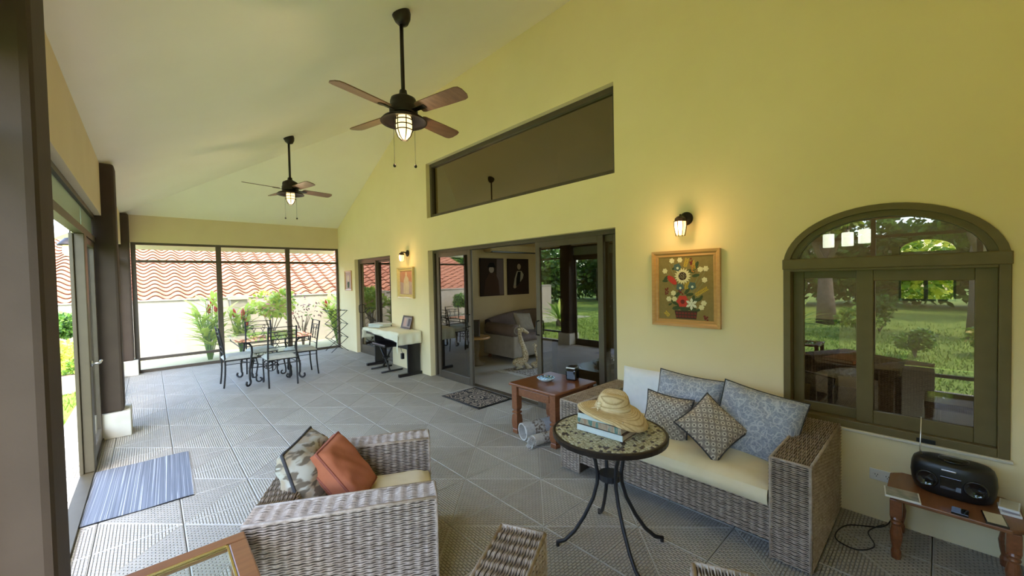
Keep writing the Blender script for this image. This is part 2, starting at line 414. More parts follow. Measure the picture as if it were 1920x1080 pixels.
# left side: screen door and screens
d = sdoor('door_3', 'khaki framed glass screen door standing open beside the column', 'door')
XD = -.43
B(XD-.03, XD+.03, 2.14, 6.0, 2.08, 2.14).build('head_rail', 'khaki_frame', d)
B(XD-.03, XD+.03, 2.14, 6.0, 2.33, 2.37).build('upper_rail', 'khaki_frame', d)
for a, b in ((2.16, 5.10), (5.12, 5.98)):
    B(XD-.006, XD+.006, a, b, 2.14, 2.33).build('transom_panel', 'frosted_green', d)
B(XD-.05, XD+.03, 2.14, 6.0, 0, .025).build('door_track', 'khaki_frame', d)
B(XD-.055, XD-.03, 4.93, 5.00, .02, 2.08).build('jamb', 'khaki_frame', d, bevel=.004)
B(XD-.03, XD+.035, 4.95, 5.12, .025, 2.08).build('stile', 'khaki_frame', d, bevel=.006)
panel(d, XD, 5.12, 5.98, .025, 2.08, .06, .12, gl='clear_glass', fm='bronze_frame', nm='leaf')
mb = MB(); mb.tube([(XD+.03, 5.03, .95), (XD+.085, 5.03, .95), (XD+.09, 5.03, .955), (XD+.09, 5.13, .955)], .011, 8)
mb.lathe([(0, 0), (.026, 0), (.026, .008), (0, .008)], 14, (XD+.035, 5.03, .95), 'X'); mb.build('handle', 'silver', d, smooth=True)
w4 = sdoor('window_4', 'dark framed insect screen beside the nearest column', 'window')
def lscreen(par, y0, y1, mids=()):
    for y in (y0, y1-.05)+tuple(mids): B(XD-.03, XD+.03, y, y+.05, 0, 2.37).build('post', 'bronze_frame', par)
    for z0, z1 in ((0, .05), (.24, .28), (2.07, 2.11), (2.33, 2.37)): B(XD-.025, XD+.025, y0+.05, y1-.05, z0, z1).build('rail', 'bronze_frame', par)
    MB().add([(XD, y0+.05, .05), (XD, y1-.05, .05), (XD, y1-.05, 2.33), (XD, y0+.05, 2.33)], [(0, 1, 2, 3)]).build('mesh_panel', 'insect_mesh', par)
lscreen(w4, YN, 1.86, (.62,))
w5 = sdoor('window_5', 'dark framed insect screen between the two farther columns', 'window')
lscreen(w5, 6.28, 9.90, (8.06,))
# ---- interiors behind the glass
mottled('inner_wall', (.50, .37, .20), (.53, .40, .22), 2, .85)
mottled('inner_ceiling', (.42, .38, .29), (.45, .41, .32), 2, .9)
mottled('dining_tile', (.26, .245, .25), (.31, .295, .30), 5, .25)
LX, LY0, LY1, DX = 7.6, 1.95, 6.5, 9.5
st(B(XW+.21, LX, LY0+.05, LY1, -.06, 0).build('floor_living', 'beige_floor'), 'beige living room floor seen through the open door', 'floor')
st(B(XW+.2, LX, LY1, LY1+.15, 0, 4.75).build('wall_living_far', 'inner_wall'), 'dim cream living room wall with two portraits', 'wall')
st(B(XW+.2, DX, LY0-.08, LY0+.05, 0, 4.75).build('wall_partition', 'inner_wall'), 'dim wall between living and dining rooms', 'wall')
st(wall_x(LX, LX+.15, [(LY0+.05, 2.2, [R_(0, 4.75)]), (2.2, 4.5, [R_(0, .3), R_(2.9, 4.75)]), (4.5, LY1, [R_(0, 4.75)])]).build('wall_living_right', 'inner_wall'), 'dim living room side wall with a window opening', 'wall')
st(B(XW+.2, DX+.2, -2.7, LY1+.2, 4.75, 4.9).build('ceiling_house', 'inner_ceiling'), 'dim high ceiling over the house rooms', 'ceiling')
st(B(XW+.2, LX, LY1+.15, YF+.2, 0, 4.75).build('wall_house_far', 'inner_wall'), 'solid house volume behind the tall glazed door', 'wall') if False else None
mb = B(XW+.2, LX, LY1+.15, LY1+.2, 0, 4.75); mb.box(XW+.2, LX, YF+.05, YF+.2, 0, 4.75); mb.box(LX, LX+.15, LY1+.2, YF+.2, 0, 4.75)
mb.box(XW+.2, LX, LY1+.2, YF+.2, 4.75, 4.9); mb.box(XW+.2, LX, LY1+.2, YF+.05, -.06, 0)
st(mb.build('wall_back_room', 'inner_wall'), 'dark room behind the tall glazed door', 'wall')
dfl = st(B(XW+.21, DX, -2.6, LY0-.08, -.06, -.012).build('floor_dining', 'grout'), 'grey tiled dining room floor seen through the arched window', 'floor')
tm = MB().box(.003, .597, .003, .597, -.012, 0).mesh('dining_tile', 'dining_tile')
for i in range(9):
    for j in range(7): inst('floor_tile', tm, dfl, (XW+.22+.6*i, -2.4+.6*j, 0))
AX0, AX1 = -.16, .50
zs = []
k = 12; rr = (AX1-AX0)/2; ac = (AX0+AX1)/2
sp = [(-2.6, AX0, [R_(0, 4.75)])]
aw = lambda y: 1.93+.20*sqrt(max(0, 1-((y-ac)/rr)**2))
for i in range(k):
    a = ac-rr*cos(pi*i/k); b = ac-rr*cos(pi*(i+1)/k)
    sp.append((a, b, [R_(0, 1.1), R_(1.5, 1.93), (aw(a), aw(b), 4.75, 4.75)]))
sp.append((AX1, LY0-.08, [R_(0, 4.75)]))
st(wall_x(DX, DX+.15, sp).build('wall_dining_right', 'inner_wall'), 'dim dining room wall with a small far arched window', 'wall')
w6 = sdoor('window_6', 'small bright far window seen through the dining room', 'window')
frame_x(DX+.02, DX+.08, AX0, AX1, 1.1, 1.5, .03).build('window_frame', 'bronze_frame', w6); B(DX+.02, DX+.08, .15, .20, 1.13, 1.47).build('mullion', 'bronze_frame', w6)
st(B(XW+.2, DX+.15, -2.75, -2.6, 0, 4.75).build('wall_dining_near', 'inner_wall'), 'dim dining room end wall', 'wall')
# ================================================================ OUTDOORS
mottled('grass', (.13, .22, .022), (.27, .36, .05), 3.5, .9, .8, 60, .03)
mottled('grass_blade', (.16, .27, .03), (.29, .40, .06), 2, .8)
mottled('stucco_white', (.37, .325, .25), (.41, .365, .285), 5, .9, .2, 90, .003)
mottled('bed_haze_tone', (.34, .34, .20), (.42, .41, .26), 30, .95, .5, 60, .01); mottled('soil', (.12, .085, .055), (.19, .14, .09), 10, .95, .6, 40, .02)
mottled('bark', (.13, .095, .065), (.24, .18, .13), 12, .95, .7, 30, .02)
def leafmat(name, a, b, tr=.35):
    m = bpy.data.materials.new(name); m.use_nodes = True; g = N(m); t = m.node_tree
    o = t.nodes['Material Output']; bb = t.nodes['Principled BSDF']; bb.inputs['Roughness'].default_value = .5
    co = g.coord('Object'); c = g.ramp(g.noise(co, 5, 2), [(.3, a), (.7, b)]); g.col(c)
    tl = g.n('ShaderNodeBsdfTranslucent'); g.l(c, tl.inputs[0]); mx = g.n('ShaderNodeMixShader'); mx.inputs[0].default_value = tr
    g.l(bb.outputs[0], mx.inputs[1]); g.l(tl.outputs[0], mx.inputs[2]); g.l(mx.outputs[0], o.inputs[0]); MATS[name] = m
leafmat('leaf_lime', (.40, .54, .06), (.60, .69, .13)); leafmat('leaf_mid', (.10, .24, .03), (.22, .38, .06)); leafmat('leaf_dark', (.035, .10, .018), (.08, .18, .035))
leafmat('leaf_purple', (.13, .05, .07), (.22, .10, .11)); leafmat('flower_red', (.62, .03, .03), (.75, .08, .06)); leafmat('flower_pink', (.75, .28, .30), (.85, .45, .42)); leafmat('flower_yellow', (.8, .6, .1), (.9, .7, .2))
m = principled('clay', (.6, .25, .15), .8); g = N(m); oi = g.n('ShaderNodeObjectInfo')
g.col(g.mix(g.math('MULTIPLY', g.noise(g.coord('Object'), 9), .35), g.ramp(oi.outputs['Random'], [(0, (.31, .098, .045)), (.5, (.38, .135, .066)), (1, (.44, .18, .095))]), (.50, .28, .17)))
ZG = -.12
B(-60, 40, -50, 60, ZG-.3, ZG-.005).build('lawn', 'grass'); tag(bpy.data.objects['lawn'], 'bright green lawn outside the screens', 'lawn', kind='structure')
tag(B(-.80, -.742, -1, 11.2, ZG-.004, -.02).build('kerb', 'tile_border'), 'pale concrete kerb along the open left side', 'kerb', kind='structure')
mb = MB(); rg = random.Random(5)
for i in range(26000):
    x = -.82-abs(rg.gauss(0, 4.5)); y = rg.uniform(-6, 12.2)
    if y > 11.5 and x > -.8: continue
    a = rg.uniform(0, 2*pi); h = rg.uniform(.03, .07); dx, dy = cos(a)*.012, sin(a)*.012; lx, ly = rg.gauss(0, .02), rg.gauss(0, .02)
    mb.add([(x-dx, y-dy, ZG-.005), (x+dx, y+dy, ZG-.005), (x+lx, y+ly, ZG+h)], [(0, 1, 2)])
tag(mb.build('grass', 'grass_blade'), 'short grass blades of the lawn', 'grass', kind='stuff')
# ---- neighbour boundary wall and tiled roof
YW = 12.6
g_ = thing('garden_wall', 'white boundary wall below the terracotta roof', 'wall', (2, YW, ZG))
B(-9, 9, 0, .18, 0, 1.37).build('wall_body', 'stucco_white', g_)
B(-9, 9, -.03, .21, 1.37, 1.40).build('coping', 'stucco_white', g_, bevel=.008)
for x in (-.32, 2.35, -5.5):
    mb = MB(); mb.hexa([(x-.07, -.10, .55), (x+.12, -.10, .55), (x+.12, 0, .55), (x-.07, 0, .55), (x-.16, -.26, 1.34), (x+.20, -.26, 1.34), (x+.20, 0, 1.34), (x-.16, 0, 1.34)])
    mb.box(x-.19, x+.23, -.29, .2, 1.34, 1.43); mb.build('buttress', 'stucco_white', g_)
tag(B(-7, 11, YW-2.3, YW, ZG, ZG+.02).build('planting_bed', 'bed_haze_tone'), 'planting bed along the boundary wall, cream haze put into its colour', 'bed', kind='structure')  # pale colour stands in for the cream haze low behind the screen
rf = thing('tiled_roof', 'terracotta clay tiled roof of the neighbouring house', 'roof', (0, YW+.12, 1.20))
RS = radians(22); TW, TL = .42, .26
n = 10; prof = []
for i in range(n+1):
    t = i/n; prof.append((t*TW, .058*sin(2*pi*t)+.005))
mb = MB(); vs = []
for y, dz in ((0, .042), (TL+.05, -.004)):
    vs += [(x, y, z+dz) for x, z in prof]
vs += [(x, 0, z+.042-.014) for x, z in prof]
k = n+1
mb.add(vs, [(i, i+1, k+i+1, k+i) for i in range(n)]+[(2*k+i, 2*k+i+1, i+1, i) for i in range(n)])
tile = mb.mesh('roof_tile', 'clay', True)
for p in tile.polygons:
    if p.index >= n: p.use_smooth = False
cells = []
for r in range(20):
    for c in range(-9, 18):
        x = c*TW; y = r*TL
        vx, vy = x+TW/2, YW+.12+y*cos(RS)
        # seen directly through the far screen or the left gap
        s = vx/vy
        cells.append((0 if (-.125 < s < .37) else 1, r, c))
cells.sort(key=lambda t: (t[0], abs(t[2]-5)*.2+t[1]))
rest = MB()
for q, (vis, r, c) in enumerate(cells):
    x, y = c*TW, r*TL
    if q < 300: inst('roof_tile', tile, rf, (x, y*cos(RS), y*sin(RS)), (RS, 0, 0))
    else:
        st0 = len(rest.v); rest.add([v.co[:] for v in tile.vertices], [tuple(p.vertices) for p in tile.polygons])
        rest.xf(Matrix.Translation((x, y*cos(RS), y*sin(RS))) @ Matrix.Rotation(RS, 4, 'X'), st0)
rest.build('roof_tile_field', 'clay', rf, smooth=True, kind='stuff')
mb = MB(); L = 20*TL
mb.hexa([(-3.7, 0, -.22), (7.3, 0, -.22), (7.3, L*cos(RS), L*sin(RS)-.22), (-3.7, L*cos(RS), L*sin(RS)-.22), (-3.7, 0, -.06), (7.3, 0, -.06), (7.3, L*cos(RS), L*sin(RS)-.06), (-3.7, L*cos(RS), L*sin(RS)-.06)])
mb.build('roof_deck', 'stucco_white', rf)
mb = MB(); mb.tube([(x*.5-3.7, L*cos(RS), L*sin(RS)+.03) for x in range(23)], .11, 10); mb.build('ridge_cap', 'clay', rf, smooth=True)
B(-3.4, 7.0, .5, L*cos(RS)*1.9, -1.3, .0).build('house_wall', 'stucco_white', rf)
# ---- plants
def leaf_pts(L, w, droop, n=4):
    """blade along +X, arching"""
    vs = []; fs = []
    for i in range(n+1):
        t = i/n; x = L*t; z = -droop*t*t; ww = w*sin(pi*min(1, t*.93+.07))**.8
        vs += [(x, -ww/2, z+ww*.12), (x, 0, z), (x, ww/2, z+ww*.12)]
    for i in range(n):
        a = i*3; fs += [(a, a+3, a+4, a+1), (a+1, a+4, a+5, a+2)]
    return vs, fs
def leaf_mesh(nm, L, w, droop, mat): mb = MB(); mb.add(*leaf_pts(L, w, droop)); return mb.mesh(nm, mat, True)
gl = [leaf_mesh('ginger_leaf', .42, .085, .10, 'leaf_lime'), leaf_mesh('ginger_leaf', .38, .08, .14, 'leaf_lime'), leaf_mesh('ginger_leaf', .46, .09, .06, 'leaf_lime')]
bract = MB(); bract.lathe([(0, 0), (.028, .03), (.034, .08), (.024, .14), (0, .19)], 8); bract = bract.mesh('flower', 'flower_red', True)
def ginger(x, y, n, h, label, seed, group='red ginger clumps', z=ZG+.02, fl=3):
    r = random.Random(seed); t = thing('ginger_plant', label, 'plant', (x, y, z), 0, group); mb = MB()
    for k in range(n):
        a = r.uniform(0, 2*pi); tx, ty = cos(a)*r.uniform(.1, .5)*h*.55, sin(a)*r.uniform(.1, .4)*h*.4; hh = h*r.uniform(.6, 1.0)
        P = [(tx*.12, ty*.12, 0), (tx*.5, ty*.5, hh*.55), (tx, ty, hh)]; mb.tube(P, [.012, .010, .006], 5)
        for q in range(5):
            u = .35+.65*q/4; px_, py_, pz_ = tx*u**1.3, ty*u**1.3, hh*u
            az = a+(pi/2 if q % 2 else -pi/2)+r.uniform(-.8, .8)
            inst('leaf', gl[r.randrange(3)], t, (px_, py_, pz_), (0, -r.uniform(.3, 1.0), az), (h*.8,)*3)
        if k < fl: inst('flower', bract, t, (tx*.8, ty*.8, hh*.92), (ty*.3, tx*.3, 0), (1.3, 1.3, 1.2))
    mb.build('stem', 'leaf_mid', t, smooth=True); return t
ginger(.98, 11.35, 22, 1.35, 'tall red-flowered ginger left of the first screen post', 3, fl=3)
ginger(1.62, 11.45, 18, 1.12, 'red-flowered ginger clump behind the iron table', 8, fl=4)
ginger(3.9, 11.5, 18, 1.45, 'ginger clump outside the far right corner of the screen', 21, fl=2)
def foliage(name, mats, n, rad, leafL, leafW, seed, par, clusters=9, c=(0, 0, 0), flat=.8, kind='stuff'):
    r = random.Random(seed); mb = MB()
    cl = []
    for i in range(clusters):
        a, e, d = r.uniform(0, 2*pi), r.uniform(-.5, 1), r.uniform(.25, .75)
        cl.append((cos(a)*d*rad, sin(a)*d*rad, e*rad*flat*.7, rad*r.uniform(.35, .55)))
    for i in range(n):
        cx, cy, cz, cr = cl[r.randrange(clusters)]
        v = Vector((r.gauss(0, 1), r.gauss(0, 1), r.gauss(0, 1))).normalized()*cr*r.uniform(.55, 1.0)
        p = Vector((cx, cy, cz))+Vector((v.x, v.y, v.z*flat))+Vector(c)
        d = (v.normalized()+Vector((r.uniform(-1, 1), r.uniform(-1, 1), r.uniform(-.9, .5)))).normalized()
        s = d.orthogonal().normalized(); s = (Matrix.Rotation(r.uniform(0, pi), 3, d) @ s)
        L_, w_ = leafL*r.uniform(.6, 1.2), leafW*r.uniform(.7, 1.2)
        mb.cur = r.randrange(len(mats))
        mb.add([p, p+d*L_*.5+s*w_, p+d*L_, p+d*L_*.5-s*w_], [(0, 1, 2, 3)])
    return mb.build(name, mats, par, kind=kind)
def shrub(label, x, y, rad, mats, n=1600, seed=1, stemh=.35, lw=(.09, .03), flat=.8, cat='shrub', name='shrub', cz=None, group=None, z=ZG):
    t = thing(name, label, cat, (x, y, z), 0, group); r = random.Random(seed); mb = MB()
    for i in range(7):
        a = r.uniform(0, 2*pi); d = rad*r.uniform(.2, .6); mb.tube([(0, 0, 0), (cos(a)*d*.3, sin(a)*d*.3, stemh), (cos(a)*d, sin(a)*d, stemh+rad*.7)], [.02, .014, .006], 5)
    mb.build('stem', 'bark', t); foliage('foliage', mats, n, rad, lw[0], lw[1], seed, t, c=(0, 0, cz if cz else stemh+rad*.5), flat=flat); return t
shrub('leafy shrub with pink blossom behind the middle screen post', 2.25, 11.5, .50, ['leaf_lime']*6+['leaf_mid', 'flower_pink'], 1000, 4, .55, (.13, .038), cz=1.18)
shrub('thin purple-leaved shrub against the white boundary wall', 3.0, 11.6, .55, ['leaf_purple', 'leaf_purple', 'leaf_mid'], 110, 9, .5, (.10, .02), cz=.9, flat=1.1)
# left strip garden seen through the open screen door
shrub('dark green bush under the roof seen through the left gap', -1.42, 11.95, .40, ['leaf_dark', 'leaf_mid', 'leaf_mid'], 1500, 12, .25, (.09, .03), cz=.86)
shrub('yellow-green shrub in the left gap behind the planter', -1.30, 10.9, .40, ['leaf_lime', 'leaf_lime', 'flower_yellow'], 1100, 13, .2, (.10, .03), cz=.42)
pl = thing('planter_box', 'small pale stone planter on the lawn in the left gap', 'planter', (-1.05, 9.75, ZG)); B(-.12, .12, -.15, .15, 0, .30).build('box', 'stucco_white', pl, bevel=.01); B(-.10, .10, -.13, .13, .29, .305).build('soil', 'soil', pl)
foliage('foliage', ['leaf_lime', 'leaf_mid'], 260, .2, .09, .025, 31, pl, 5, (0, 0, .40))
# ---- garden on the left (reflected in the glass)
def tree(label, x, y, h, rad, mats, seed, n=4200, group='garden trees'):
    t = thing('garden_tree', label, 'tree', (x, y, ZG), 0, group); r = random.Random(seed); mb = MB()
    mb.tube([(0, 0, 0), (.05, .02, h*.25), (-.04, .06, h*.5), (.02, 0, h*.8)], [.30, .22, .17, .10], 9)
    for i in range(6):
        a = i*1.05+r.uniform(-.3, .3); mb.tube([(0, 0, h*r.uniform(.42, .6)), (cos(a)*rad*.4, sin(a)*rad*.4, h*.75), (cos(a)*rad*.8, sin(a)*rad*.8, h*.92)], [.09, .06, .02], 6)
    mb.build('trunk', 'bark', t, smooth=True); foliage('foliage', mats, n, rad, .28, .09, seed, t, 14, (0, 0, h*.9)); return t
tree('thick-trunked shade tree nearest the arched window reflection', -9.6, 2.6, 4.2, 1.5, ['leaf_mid', 'leaf_dark', 'leaf_lime'], 2)
tree('tall shade tree deep in the garden', -14.5, -1.2, 4.2, 1.7, ['leaf_dark', 'leaf_mid'], 5)
tree('shade tree beside the fan palm', -15, 5.6, 4.2, 1.7, ['leaf_dark', 'leaf_mid'], 6)
tree('shade tree near the neighbouring roof', -10.5, 11.2, 4.2, 1.6, ['leaf_dark', 'leaf_mid', 'leaf_lime'], 7)
tree('leaning shade tree far down the garden', -15.5, 12.5, 4.4, 1.8, ['leaf_dark', 'leaf_mid'], 14)
shrub('bright green bush beyond the dining room window', 12.6, .3, 1.3, ['leaf_lime', 'leaf_lime', 'leaf_mid'], 3000, 81, .3, (.16, .06), cz=1.5)
src = None
for k_, (x, y, s) in enumerate(((-19, -9, 3.4), (-20, -5, 3.2), (-19, -1.5, 3.5), (-20.5, 2, 3.3), (-19.5, 5.5, 3.6), (-20, 9.5, 3.3), (-19, 13.5, 3.5), (-17, 17, 3.4), (-13, 19.5, 3.2), (-8.5, 20, 3.2), (-5, 18.5, 2.6))):
    labs = ('first', 'second', 'third', 'fourth', 'fifth', 'sixth', 'seventh', 'eighth', 'ninth', 'tenth', 'eleventh')
    lab = labs[k_]+' large bush from the photographer along the garden edge'
    if src is None:
        src = shrub(lab, x, y, 1.0, ['leaf_dark', 'leaf_dark', 'leaf_mid'], 3800, 40, .2, (.13, .045), 1.0, 'bush', 'garden_bush', .8, 'bushes along the garden edge'); o = src
    else: o = dup(src); o['label'] = lab; o.location = (x, y, ZG); o.rotation_euler = (0, 0, k_*1.3)
    o.scale = (s*.95, s*.95, s*.76)
for (x, y, r_, lab, sd_, mt) in ((-6.4, 1.4, .45, 'low round shrub in the near garden bed', 51, ['leaf_mid', 'leaf_lime']), (-5.2, -.6, .50, 'flowering shrub in the near garden bed', 52, ['leaf_mid', 'leaf_lime', 'flower_yellow']),
                             (-4.9, -1.9, .55, 'loose leafy shrub at the near end of the lawn', 53, ['leaf_mid', 'leaf_lime']), (-6.0, 4.4, .55, 'rounded shrub on the lawn by the second bay', 54, ['leaf_mid', 'leaf_lime']), (-5.0, 7.6, .5, 'bushy shrub on the lawn by the farther column', 55, ['leaf_mid', 'leaf_lime'])):
    shrub(lab, x, y, r_, mt, 1100, sd_, .2, (.11, .035), group='shrubs on the lawn')
fl_m = [leaf_mesh('frond', 1.1, .10, .45, 'leaf_lime'), leaf_mesh('frond', .95, .09, .30, 'leaf_mid')]
def palm(label, x, y, n, sc, seed):
    r = random.Random(seed); t = thing('fern_palm', label, 'plant', (x, y, ZG), 0, 'arching palms on the lawn')
    mb = MB(); mb.lathe([(.10, 0), (.13, .12), (.08, .25), (0, .28)], 9); mb.build('trunk', 'bark', t, smooth=True)
    for i in range(n): inst('frond', fl_m[i % 2], t, (0, 0, .22), (0, -r.uniform(.35, 1.25), i*2.4+r.uniform(-.2, .2)), (sc,)*3)
shrub('dark leafy shrub under the nearest shade tree', -8.4, 1.2, .6, ['leaf_dark', 'leaf_mid'], 1500, 71, .2, (.12, .04), group='shrubs on the lawn')
shrub('dark rounded shrub in the middle of the lawn', -9.5, -1.6, .7, ['leaf_dark', 'leaf_mid'], 1500, 72, .2, (.12, .04), group='shrubs on the lawn')
shrub('small twiggy shrub nearest the camera bay', -4.2, .35, .32, ['leaf_mid', 'leaf_dark'], 500, 73, .15, (.09, .03), group='shrubs on the lawn')
tree('slim dark-trunked tree behind the lawn shrubs', -8.0, -.7, 4.3, 1.4, ['leaf_dark', 'leaf_mid'], 74, 2600)
palm('large arching palm reflected in the right door panel', -4.0, 6.3, 36, 1.25, 61); palm('arching palm beside the shade tree', -6.6, 2.9, 26, .95, 62); palm('small arching palm at the lawn edge', -8.2, -2.2, 26, 1.0, 63); palm('arching palm beyond the planter', -3.6, 9.2, 26, 1.0, 64)
# ================================================================ WICKER SEATING
def wv(mb, o, u, v, Wd, H, stake=.043, pitch=.0105, amp=.0036):
    o, u, v = Vector(o), Vector(u), Vector(v); n = u.cross(v)
    rows = max(1, round(H/pitch)); ns = max(1, round(Wd/stake)); ph = H/rows; k = ns*6; stk = Wd/ns; jit = [random.uniform(-1, 1) for _ in range(16)]
    for j in range(rows):
        vs = []; fs = []
        for i in range(k+1):
            s = Wd*i/k; w = cos(pi*s/stk+pi*j); q = cos(2*pi*s/stk); off = amp*(.45*w+.75*q+1); tk = .33+.03*w+.11*q
            b = o+u*s+v*((j+.5)*ph+jit[j % 16]*.0012)
            vs += [b-v*(ph*tk)+n*(off-.001), b+n*(off+.0045), b+v*(ph*tk)+n*(off-.001)]
        for i in range(k):
            a = i*3; fs += [(a, a+3, a+4, a+1), (a+1, a+4, a+5, a+2)]
        mb.add(vs, fs)
X_, Y_, Z_ = Vector((1, 0, 0)), Vector((0, 1, 0)), Vector((0, 0, 1))
def cushion_box(x0, x1, y0, y1, z0, z1, seed=0, crown=.02, wr=.004):
    r = random.Random(seed); ph = [r.uniform(0, 6) for _ in range(6)]; mb = MB(); nu, nv = 26, 26
    def top(a, b):
        ea = min(a, 1-a)*2; eb = min(b, 1-b)*2; e = (1-(1-min(1, ea*4))**2)*(1-(1-min(1, eb*4))**2)
        z = z1-.035*(1-e)+crown*sin(pi*a)*sin(pi*b)+wr*(sin(9*a+ph[0]+3*sin(4*b+ph[1]))+.6*sin(17*b+ph[2]+2*sin(7*a+ph[3])))*e
        return (x0+(x1-x0)*a, y0+(y1-y0)*b, z)
    mb.grid(top, nu, nv)
    def side(p, q, nrm):
        def f(a, b):
            t = top(p[0]+(q[0]-p[0])*a, p[1]+(q[1]-p[1])*a); bul = .016*sin(pi*b)+.004*sin(14*a+ph[4])*sin(pi*b)
            return (t[0]+nrm[0]*bul, t[1]+nrm[1]*bul, z0+(t[2]-z0)*b)
        mb.grid(f, nu, 6)
    side((0, 0), (1, 0), (0, -1)); side((1, 0), (1, 1), (1, 0)); side((1, 1), (0, 1), (0, 1)); side((0, 1), (0, 0), (-1, 0))
    mb.add([(x0, y0, z0), (x1, y0, z0), (x1, y1, z0), (x0, y1, z0)], [(3, 2, 1, 0)])
    return mb
def wicker_seat(name, label, cat, loc, rz, D, Wd, H, aw, bt, sz, cz, group=None, rail=.09):
    t = thing(name, label, cat, loc, rz, group); h = D/2; w = Wd/2; g = .008
    for s in (1, -1):
        y0, y1 = (w-aw, w) if s > 0 else (-w, -w+aw)
        a = B(-h+g, h-g, y0+g, y1-g, .015, H-g).build('arm', 'wicker_core', t)
        mb = MB()
        if s > 0: wv(mb, (h-g, y1-g, .015), -X_, Z_, D-2*g, H-.02); wv(mb, (-h+bt, y0+g, sz), X_, Z_, D-bt-g, H-sz-.005)
        else: wv(mb, (-h+g, y0+g, .015), X_, Z_, D-2*g, H-.02); wv(mb, (h-g, y1-g, sz), -X_, Z_, D-bt-g, H-sz-.005)
        wv(mb, (h-g, y0+g, .015), Y_, Z_, aw-2*g, H-.02, .034)
        wv(mb, (-h+g, y0+g, H-g), X_, Y_, D-2*g, aw-2*g, .055)
        mb.build('woven_strands', 'wicker_strand', a, kind='stuff')
        em = MB()
        for yy in (y0+g, y1-g): em.tube([(-h+g, yy, H-.004), (h-g, yy, H-.004)], .008, 6)
        for yy in (y0+g, y1-g): em.tube([(h-g+.002, yy, .015), (h-g+.002, yy, H-.004)], .008, 6)
        em.tube([(h-g+.002, y0+g, H-.004), (h-g+.002, y1-g, H-.004)], .008, 6)
        em.build('edge_band', 'wicker_strand', a, smooth=True)
    b = B(-h+g, -h+bt-g, -w+aw+.002, w-aw-.002, .06, H-g).build('back', 'wicker_core', t)
    mb = MB(); wi = Wd-2*aw
    wv(mb, (-h+g, w-aw, .06), -Y_, Z_, wi, H-.07); wv(mb, (-h+bt-g, -w+aw, sz), Y_, Z_, wi, H-sz-.01); wv(mb, (-h+bt-g, -w+aw, H-g), Y_, -X_, wi, bt-2*g, .055)
    mb.build('woven_strands', 'wicker_strand', b, kind='stuff')
    q = B(-h+bt, h-.02, -w+aw+.002, w-aw-.002, rail, sz-.006).build('seat_base', 'wicker_core', t)
    mb = MB(); wv(mb, (h-.02, -w+aw, rail), Y_, Z_, wi, sz-rail); mb.build('woven_strands', 'wicker_strand', q, kind='stuff')
    cushion_box(-h+bt, h-.015, -w+aw+.008, w-aw-.008, sz, cz, int(Wd*100), wr=.006 if Wd > 1.2 else .003).build('seat_cushion', 'cream_fabric', t, smooth=True)
    for sx in (-1, 1):
        for sy in (-1, 1): B(sx*(h-.07)-.02, sx*(h-.07)+.02, sy*(w-.06)-.02, sy*(w-.06)+.02, 0, .02).build('foot', 'black_plastic', t)
    return t
FW = radians(28)
wicker_seat('wicker_armchair', 'grey-brown wicker armchair holding an orange cushion', 'armchair', (.81, 2.18, 0), -FW, .82, .88, .60, .165, .17, .30, .43, 'wicker armchairs')
wicker_seat('wicker_armchair', 'grey-brown wicker armchair cut off by the bottom edge', 'armchair', (.902, .640, 0), FW, .82, .925, .60, .20, .17, .30, .43, 'wicker armchairs')
SOFY = (.456+2.19)/2
sofa = wicker_seat('wicker_sofa', 'grey wicker two-seat sofa with cream seat against the yellow wall', 'sofa', (2.975, SOFY, 0), pi, .885, 1.735, .59, .20, .10, .30, .42, rail=.10)
# ---- pillows
def pillow(name, label, w, h, t, mat, c, u, v, seed=1, pinch=.07, ex=4, pipe=None, pr=.006, wr=.004, group=None, cat='cushion', gus=0):
    r = random.Random(seed); ph = [r.uniform(0, 6) for _ in range(8)]; n = 22; mb = MB()
    def P(a, b, s):
        x = a*w/2*(1-pinch*(1-b*b)*abs(a)); y = b*h/2*(1-pinch*(1-a*a)*abs(b))
        e = max(0, (1-a**ex)*(1-b**ex))**.55
        k = wr*(sin(5*a+ph[0]+3*b)+sin(7*b+ph[1]+2*sin(3*a+ph[2]))+.7*sin(11*(a+b)+ph[3]))*e
        return (x, y, s*(gus/2+t/2*e)+k)
    mb.grid(lambda a, b: P(a*2-1, b*2-1, 1), n, n); mb.grid(lambda a, b: P(1-a*2, b*2-1, -1), n, n)
    def border(s, m_=16):
        return [P(a0+(a1-a0)*i/m_, b0+(b1-b0)*i/m_, s) for (a0, b0, a1, b1) in ((-1, -1, 1, -1), (1, -1, 1, 1), (1, 1, -1, 1), (-1, 1, -1, -1)) for i in range(m_)]
    if gus:
        A, D_ = border(-1), border(1); k_ = len(A); mid = [((p[0]+q_[0])/2*1.035, (p[1]+q_[1])/2*1.035, 0) for p, q_ in zip(A, D_)]
        mb.add(A+mid+D_, [(r_*k_+i, r_*k_+(i+1) % k_, (r_+1)*k_+(i+1) % k_, (r_+1)*k_+i) for r_ in (0, 1) for i in range(k_)])
    o = mb.build(name, mat, smooth=True); tag(o, label, cat, group); place(o, c, u, v)
    if pipe and gus:
        for s_ in (-1, 1): MB().tube(border(s_), pr, 6, closed=True).build('piping', pipe, o, smooth=True)
    elif pipe:
        path = []; m_ = 12
        for (a0, b0, a1, b1) in ((-1, -1, 1, -1), (1, -1, 1, 1), (1, 1, -1, 1), (-1, 1, -1, -1)):
            for i in range(m_): path.append(P(a0+(a1-a0)*i/m_, b0+(b1-b0)*i/m_, 1))
        MB().tube(path, pr, 6, closed=True).build('piping', pipe, o, smooth=True)
    return o
